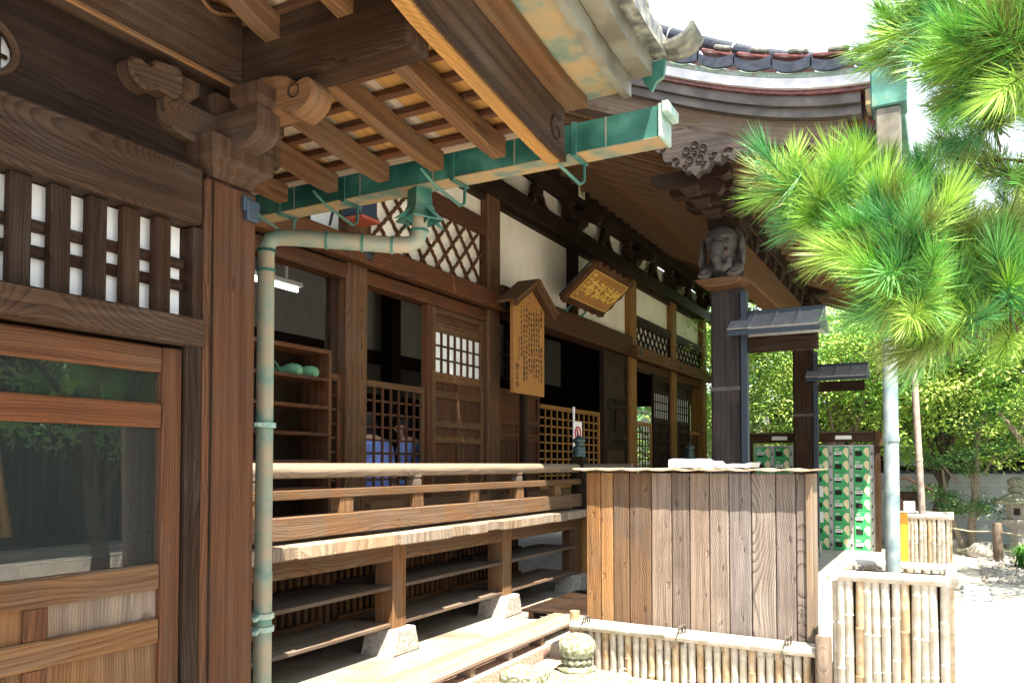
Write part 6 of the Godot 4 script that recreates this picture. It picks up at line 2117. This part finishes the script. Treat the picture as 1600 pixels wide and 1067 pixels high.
# ---------------------------------------------------------------- garden and background
func garden():
	# wall of long grey courses with white joints and a dark tile cap
	var w := thing("garden_wall", "grey garden wall with white course lines and a dark tile coping", "wall", Vector3(20.1, -0.2, 0))
	for k in 6:
		var y := -0.2 + k * 0.25
		var z := -7.0
		while z < 13.0:
			W("course_slab", w, 20.0, 20.25, y + 0.006, y + 0.244, z + 0.001, z + 3.332, M.wall_grey, 2, 0.0)
			z += 3.333
		W("joint", w, 20.004, 20.24, y - 0.0055, y + 0.0055, -7.0, 13.0, M.white_line, 2, 0.0)
	W("coping", w, 19.92, 20.33, 1.30, 1.35, -7.0, 13.0, M.tile, 2, 0.01)
	var zt := -3.0
	while zt < 7.0:
		put(tube_mesh([Vector3(-0.24, -0.03, 0), Vector3(0.0, 0.04, 0), Vector3(0.24, -0.03, 0)], [0.045], 8), "coping_tile", M.tile, w, Vector3(20.12, 1.37, zt))
		zt += 0.16
	# houses behind the wall
	var hs := thing("house", "dark timber-clad house behind the garden wall", "house", Vector3(25.5, -0.2, -1.0))
	W("wall", hs, 24.0, 28.0, -0.2, 3.0, -4.5, 2.4, M.umber, 1, 0.0)
	W("roof", hs, 23.5, 28.5, 3.0, 3.2, -5.0, 2.9, M.tile, 2, 0.02)
	W("window", hs, 23.97, 23.999, 0.9, 2.1, -3.6, -2.3, M.black, 1, 0.0)
	W("meter_box", hs, 23.80, 23.995, 1.45, 2.25, -1.13, -0.62, M.white, 1, 0.02)
	var hp := thing("pale_house", "pale-walled house glimpsed behind the maple leaves", "house", Vector3(27.5, -0.2, -8.0))
	W("wall", hp, 25.5, 30.0, -0.2, 3.4, -11.0, -5.6, M.inner_plaster, 1, 0.0)
	W("roof", hp, 25.0, 30.5, 3.4, 3.7, -11.5, -5.2, M.tile, 2, 0.02)
	# trees
	var maple := [Color(0.28, 0.50, 0.06), Color(0.40, 0.58, 0.09), Color(0.46, 0.60, 0.12), Color(0.18, 0.42, 0.07)]
	var deep := [Color(0.05, 0.20, 0.06), Color(0.08, 0.27, 0.09), Color(0.14, 0.34, 0.11)]
	var mixg := [Color(0.18, 0.42, 0.08), Color(0.30, 0.50, 0.09), Color(0.10, 0.30, 0.09)]
	tree("maple_tree", "bright green maple behind the left part of the green lockers", Vector3(21.4, -0.2, -4.4), 5.4, 2.0, 1.4, "maple", maple, 101, 900, 0.10, "trees beyond the porch")
	tree("maple_tree", "pale-trunked maple rising straight behind the green lockers", Vector3(18.2, -0.2, -2.1), 5.4, 1.9, 2.3, "maple", maple, 102, 800, 0.16, "trees beyond the porch", Vector3(0.3, 0, 0.2), M.bark_pale)
	tree("maple_tree", "sunlit yellow-green maple between the two poles", Vector3(18.6, -0.2, -0.2), 5.2, 1.9, 2.0, "maple", maple, 103, 900, 0.12, "trees beyond the porch", Vector3(0, 0, 0.5))
	tree("garden_tree", "deep green glossy-leaved tree behind the wall, top right", Vector3(22.0, -0.2, 2.4), 6.6, 2.4, 1.7, "broad", deep, 104, 1200, 0.16, "trees beyond the porch")
	tree("garden_tree", "mid-green tree behind the wall above the timber house", Vector3(21.8, -0.2, 0.4), 5.6, 2.0, 1.9, "broad", mixg, 105, 950, 0.13, "trees beyond the porch")
	tree("garden_tree", "tall loose-leaved tree at the right edge of the picture", Vector3(17.5, -0.2, 3.4), 6.4, 1.7, 2.6, "maple", maple, 106, 520, 0.12, "trees beyond the porch")
	tree("garden_tree", "dark leafy tree behind the far end of the hall", Vector3(24.0, -0.2, -7.2), 6.0, 2.4, 0.9, "broad", mixg, 107, 620, 0.15, "trees beyond the porch")
	tree("garden_tree", "leafy tree beyond the right edge that dapples the paving with shade", Vector3(12.3, -0.2, 3.0), 5.8, 1.6, 3.0, "maple", maple, 108, 420, 0.12, "trees beyond the porch")
	# trees and hedge of the courtyard behind the camera, mirrored in the entrance glass
	tree("courtyard_tree", "round leafy tree in the courtyard opposite the entrance", Vector3(6.4, -0.2, 5.0), 4.6, 1.6, 1.2, "broad", mixg, 111, 420, 0.12, "trees opposite the entrance")
	tree("courtyard_tree", "taller leafy tree in the courtyard opposite the entrance", Vector3(9.5, -0.2, 7.4), 6.0, 2.0, 1.4, "broad", deep, 112, 420, 0.14, "trees opposite the entrance")
	tree("courtyard_tree", "slim leafy tree in the courtyard opposite the entrance", Vector3(3.6, -0.2, 6.6), 4.2, 1.2, 1.0, "broad", mixg, 113, 300, 0.10, "trees opposite the entrance")
	var cw := thing("courtyard_house", "grey house across the courtyard", "house", Vector3(8.0, -0.2, 13.0))
	W("wall", cw, 0.0, 16.0, -0.2, 4.2, 12.0, 16.0, M.umber, 0, 0.0)
	W("roof", cw, -0.5, 16.5, 4.2, 4.5, 11.3, 16.5, M.tile, 0, 0.02)
	for k in 4:
		W("window", cw, 1.5 + k * 3.6, 3.3 + k * 3.6, 1.0, 2.4, 11.96, 11.99, M.black, 1, 0.0)
	# small pale-stemmed tree with layered pads
	var at := Vector3(17.7, -0.2, 0.42)
	var s := thing("pale_stemmed_tree", "small tree with two pale stems and layered leaf pads before the grey wall", "tree", at)
	tube("trunk", s, [at, at + Vector3(0, 0.5, -0.02), at + Vector3(0.05, 1.2, 0.06), at + Vector3(0, 2.1, 0.1), at + Vector3(0, 2.7, 0.25)], [0.09, 0.075, 0.065, 0.045, 0.02], M.bark_pale, 9)
	tube("trunk", s, [at + Vector3(0, 0, -0.12), at + Vector3(0, 0.4, -0.26), at + Vector3(0, 1.0, -0.42), at + Vector3(0, 1.6, -0.5)], [0.07, 0.055, 0.045, 0.02], M.bark_pale, 9)
	var pads := [[0, 1.22, -0.85, 0.32], [0, 1.05, -0.42, 0.2], [0, 0.86, -0.3, 0.22], [0, 0.92, 0.2, 0.22], [0, 1.75, -0.55, 0.36], [0, 1.9, -0.1, 0.4], [0, 2.0, 0.45, 0.42], [0, 2.45, 0.1, 0.42], [0, 2.7, 0.5, 0.35], [0, 1.62, 0.0, 0.3], [0, 2.2, 0.95, 0.4]]
	var spots := []
	for p in pads:
		tube("limb", s, [at + Vector3(0, p[1] * 0.75, p[2] * 0.4), at + Vector3(p[0], p[1], p[2])], [0.028, 0.012], M.bark_pale, 6)
		for k in 24:
			spots.append([at + Vector3(p[0] + R.randfn() * p[3] * 0.5, p[1] + R.randfn() * 0.06, p[2] + R.randfn() * p[3] * 0.5), Basis(Vector3.UP, R.randf() * TAU) * R.randf_range(0.7, 1.2)])
	foliage("crown", s, spots, "small", [Color(0.10, 0.25, 0.06), Color(0.18, 0.33, 0.09), Color(0.06, 0.18, 0.06)], 33)
	# leaning bare limb at the right
	var bl := thing("leaning_tree", "leaning grey-trunked tree entering from the right edge", "tree", Vector3(17.2, -0.2, 2.6))
	tube("trunk", bl, [Vector3(17.2, -0.2, 2.6), Vector3(17.2, 1.2, 1.75), Vector3(17.2, 2.0, 1.15), Vector3(17.2, 2.45, 0.85)], [0.12, 0.09, 0.06, 0.025], M.bark_pale, 9)
	tube("limb", bl, [Vector3(17.2, 2.0, 1.15), Vector3(17.2, 2.5, 1.3)], [0.04, 0.015], M.bark_pale, 7)
	spots = []
	for k in 130:
		spots.append([Vector3(17.2 + R.randfn() * 0.4, 2.3 + R.randfn() * 0.35, 1.3 + R.randfn() * 0.5), Basis(Vector3.UP, R.randf() * TAU) * R.randf_range(0.7, 1.2)])
	foliage("crown", bl, spots, "small", maple, 34)
	# stones, stake with rope, stone lantern, grass
	for q in [[18.0, 0.16, Vector3(0.3, 0.26, 0.42), "large pale boulder left of the pale-stemmed tree"], [17.1, 0.60, Vector3(0.24, 0.18, 0.30), "rounded boulder between the tree and the wooden stake"], [17.5, 0.30, Vector3(0.16, 0.09, 0.2), "small flat mossy stone at the tree's foot"], [16.2, 1.15, Vector3(0.16, 0.07, 0.22), "low flat stone beside the grass tuft"]]:
		var rk := put(rock_mesh(int(q[0] * 10), q[2], 0.3), "boulder", M.mossy if q[2].y < 0.1 else M.stone, self, Vector3(q[0], -0.2 + q[2].y * 0.5, q[1]))
		meta(rk, q[3], "boulder", "garden boulders")
	var sk := thing("wooden_stake", "grey wooden stake holding a rope in front of the garden", "stake", Vector3(16.4, -0.2, 0.76))
	put(lathe_mesh([0.07, 0.0, 0.075, 0.3, 0.072, 0.66, 0.06, 0.68, 0.0, 0.685], 12, true, 4, 0.04), "stake", M.grey, sk, Vector3(16.4, -0.2, 0.76))
	var rp := thing("rope", "thin pale rope strung along the garden edge to the stake", "rope", Vector3(16.4, 0.2, 0))
	tube("rope", rp, [Vector3(16.4, 0.33, 0.76), Vector3(16.6, 0.30, 0.35), Vector3(16.8, 0.36, -0.1), Vector3(17.0, 0.48, -0.6)], [0.012], M.rope_pale, 6)
	tube("rope", rp, [Vector3(16.4, 0.33, 0.76), Vector3(16.2, 0.27, 1.2), Vector3(16.0, 0.30, 1.8)], [0.012], M.rope_pale, 6)
	var ln := thing("stone_lantern", "tall mossy stone lantern standing by the garden wall", "stone lantern", Vector3(17.5, -0.2, 1.12))
	var lp := Vector3(17.5, -0.2, 1.12)
	put(lathe_mesh([0.24, 0.0, 0.24, 0.1, 0.15, 0.14, 0.14, 0.5, 0.15, 0.52, 0.27, 0.6, 0.28, 0.68, 0.2, 0.70, 0.0, 0.70], 6, false), "pillar", M.stone, ln, lp)
	put(lathe_mesh([0.0, 0.70, 0.17, 0.70, 0.18, 0.96, 0.0, 0.96], 6, false), "fire_box", M.stone, ln, lp, Basis(Vector3.UP, 0.5))
	W("opening", ln, 17.33, 17.36, 0.57, 0.69, 1.06, 1.16, M.black, 1, 0.0)
	put(lathe_mesh([0.16, 0.95, 0.36, 0.97, 0.37, 1.02, 0.2, 1.12, 0.1, 1.17, 0.0, 1.17], 18, true, 6, 0.06), "roof", M.mossy, ln, lp)
	put(lathe_mesh([0.08, 1.16, 0.13, 1.20, 0.14, 1.25, 0.09, 1.28, 0.15, 1.33, 0.15, 1.40, 0.08, 1.45, 0.0, 1.47], 16), "jewel", M.mossy, ln, lp)
	var gr := thing("grass_tuft", "tuft of long green grass at the right edge", "grass", Vector3(15.6, -0.2, 1.25))
	var st := SurfaceTool.new()
	st.begin(Mesh.PRIMITIVE_TRIANGLES)
	for k in 420:
		var a := R.randf() * TAU
		var r := R.randf() * 0.3
		var p := Vector3(cos(a) * r, 0, sin(a) * r)
		var b := R.randf() * TAU
		var o := Vector3(cos(b), 0, sin(b))
		var side := Vector3(-o.z, 0, o.x) * 0.008
		var l := R.randf_range(0.3, 0.55)
		var m1 := p + o * l * 0.25 + Vector3(0, l * 0.75, 0)
		var tip := p + o * l * 0.8 + Vector3(0, l * 0.55, 0)
		var col := Color(0.10, 0.30, 0.04) * R.randf_range(0.7, 1.5)
		for v in [p - side, m1 + side, p + side, p - side, m1 - side, m1 + side, m1 - side, tip, m1 + side]:
			st.set_normal((Vector3.UP + o * 0.4).normalized())
			st.set_color(col)
			st.add_vertex(v)
	put(st.commit(), "blades", M.leaf, gr, Vector3(15.6, -0.2, 1.25)).set_meta("kind", "stuff")
	# orange post with white box, little shrine roof
	var op := thing("orange_post", "bright orange post carrying a small white box beside the far planter", "post", Vector3(11.6, -0.2, -0.5))
	W("post", op, 11.55, 11.64, -0.2, 0.88, -0.545, -0.455, M.orange, 1, 0.01)
	W("white_box", op, 11.50, 11.66, 0.88, 1.02, -0.50, -0.37, M.white, 1, 0.01)
	var sh := thing("small_shrine", "little wooden roofed box behind the orange post", "shrine", Vector3(15.5, -0.2, -0.6))
	W("body", sh, 15.3, 15.7, 0.35, 1.02, -0.82, -0.45, M.dark, 1)
	W("post", sh, 15.44, 15.56, -0.2, 0.35, -0.70, -0.58, M.dark, 1)
	for q in [-1.0, 1.0]:
		bar("roof_board", sh, Vector3(15.5, 1.27, -0.64), Vector3(15.5, 1.05, -0.64 + q * 0.42), 0.6, 0.03, M.dark)

func pine():
	var t := thing("pine_tree", "pine with long bright needles reaching in from the right foreground", "tree", Vector3(4.7, -0.2, 1.9))
	tube("trunk", t, [Vector3(4.7, -0.2, 1.9), Vector3(4.6, 1.0, 1.8), Vector3(4.35, 2.2, 1.55), Vector3(4.3, 3.4, 1.3), Vector3(4.2, 4.6, 1.2)], [0.16, 0.14, 0.115, 0.08, 0.03], M.bark, 12)
	var j := Vector3(4.36, 2.15, 1.56)
	var k2 := Vector3(4.3, 3.2, 1.34)
	var rr := RandomNumberGenerator.new()
	rr.seed = 404
	var blobs := [
		[Vector3(2.86, 2.47, -0.47), 0.06, 8], [Vector3(2.92, 2.38, -0.38), 0.08, 12], [Vector3(2.98, 2.45, -0.33), 0.09, 14], [Vector3(3.02, 2.36, -0.24), 0.11, 22], [Vector3(2.90, 2.24, -0.24), 0.08, 10],
		[Vector3(2.85, 2.20, -0.14), 0.13, 36], [Vector3(2.88, 2.08, -0.10), 0.12, 22], [Vector3(3.26, 2.56, -0.22), 0.10, 14], [Vector3(3.3, 2.46, -0.08), 0.13, 18],
		[Vector3(3.38, 2.27, 0.02), 0.17, 44], [Vector3(3.13, 2.04, -0.02), 0.16, 36], [Vector3(3.48, 2.12, 0.18), 0.18, 40], [Vector3(3.80, 2.40, 0.26), 0.17, 30], [Vector3(3.7, 2.25, 0.30), 0.18, 30], [Vector3(3.25, 2.12, 0.14), 0.16, 30],
		[Vector3(3.02, 2.88, 0.12), 0.15, 40], [Vector3(3.14, 3.10, 0.03), 0.14, 22], [Vector3(3.32, 3.12, -0.10), 0.11, 16], [Vector3(2.95, 2.82, 0.24), 0.14, 32], [Vector3(3.6, 3.02, 0.22), 0.2, 28], [Vector3(3.15, 2.95, 0.27), 0.16, 28], [Vector3(3.75, 2.7, 0.42), 0.16, 18], [Vector3(3.62, 2.74, 0.06), 0.10, 6], [Vector3(3.62, 2.68, 0.20), 0.13, 10], [Vector3(3.3, 2.76, 0.14), 0.10, 8],
	]
	var spots := []
	for b in blobs:
		# limbs run from clump to clump, back towards the trunk
		var root := j if b[0].y < 2.75 else k2
		var best := 9.0
		for o in blobs:
			var gain: float = (o[0].x + o[0].z) - (b[0].x + b[0].z)
			if gain > 0.08 and (o[0].y < 2.75) == (b[0].y < 2.75) and o[0].distance_to(b[0]) < best:
				best = o[0].distance_to(b[0])
				root = o[0]
		var mid: Vector3 = root.lerp(b[0], 0.5) + Vector3(0.01, -0.02, 0.01)
		var rt := 0.035 if root == j or root == k2 else 0.013
		tube("limb", t, [root, mid, b[0]], [rt, 0.010, 0.004], M.bark if rt > 0.02 else M.twig, 7)
		var outw := Vector3(-0.45, 0.1, -0.55)
		for k in b[2]:
			var d := Vector3(rr.randfn(), rr.randfn() * 0.8, rr.randfn()).normalized() * rr.randf_range(0.3, 1.15)
			var p: Vector3 = b[0] + d * b[1]
			var y := (outw * 0.5 + d * 0.9 + Vector3(0, 0.35, 0)).normalized()
			var xx := y.cross(Vector3(rr.randfn(), rr.randfn(), rr.randfn())).normalized()
			spots.append([p - y * 0.10, Basis(xx, y, xx.cross(y)) * rr.randf_range(0.65, 1.15)])
			tube("twig", t, [p - y * 0.16 + outw * -0.02, p - y * 0.10, p + y * 0.06], [0.003, 0.0025, 0.0015], M.twig, 5)
	foliage("needles", t, spots, "needle", [Color(0.12, 0.35, 0.05), Color(0.22, 0.46, 0.05), Color(0.33, 0.54, 0.08), Color(0.06, 0.25, 0.07), Color(0.16, 0.42, 0.11), Color(0.20, 0.26, 0.06)], 91)

func _ready():
	R.seed = 20240
	light_and_camera()
	materials()
	ground()
	hall()
	wing()
	notice_board()
	plaque()
	elephant()
	hall_things()
	visitors()
	enclosure()
	planter(Vector3(5.73, -0.2, -0.31), "bleached bamboo planter box in the right foreground", "blue-grey metal pipe standing in the near bamboo planter", 0.62, M.pole, Vector3(0.0, 0, 0.0), true)
	planter(Vector3(12.25, -0.2, -0.29), "smaller-looking bamboo planter box farther back by the orange post", "brownish metal pipe standing in the far bamboo planter", 0.62, M.pole_brown, Vector3(0.3, 0, -0.12), false)
	lockers()
	garden()
	pine()
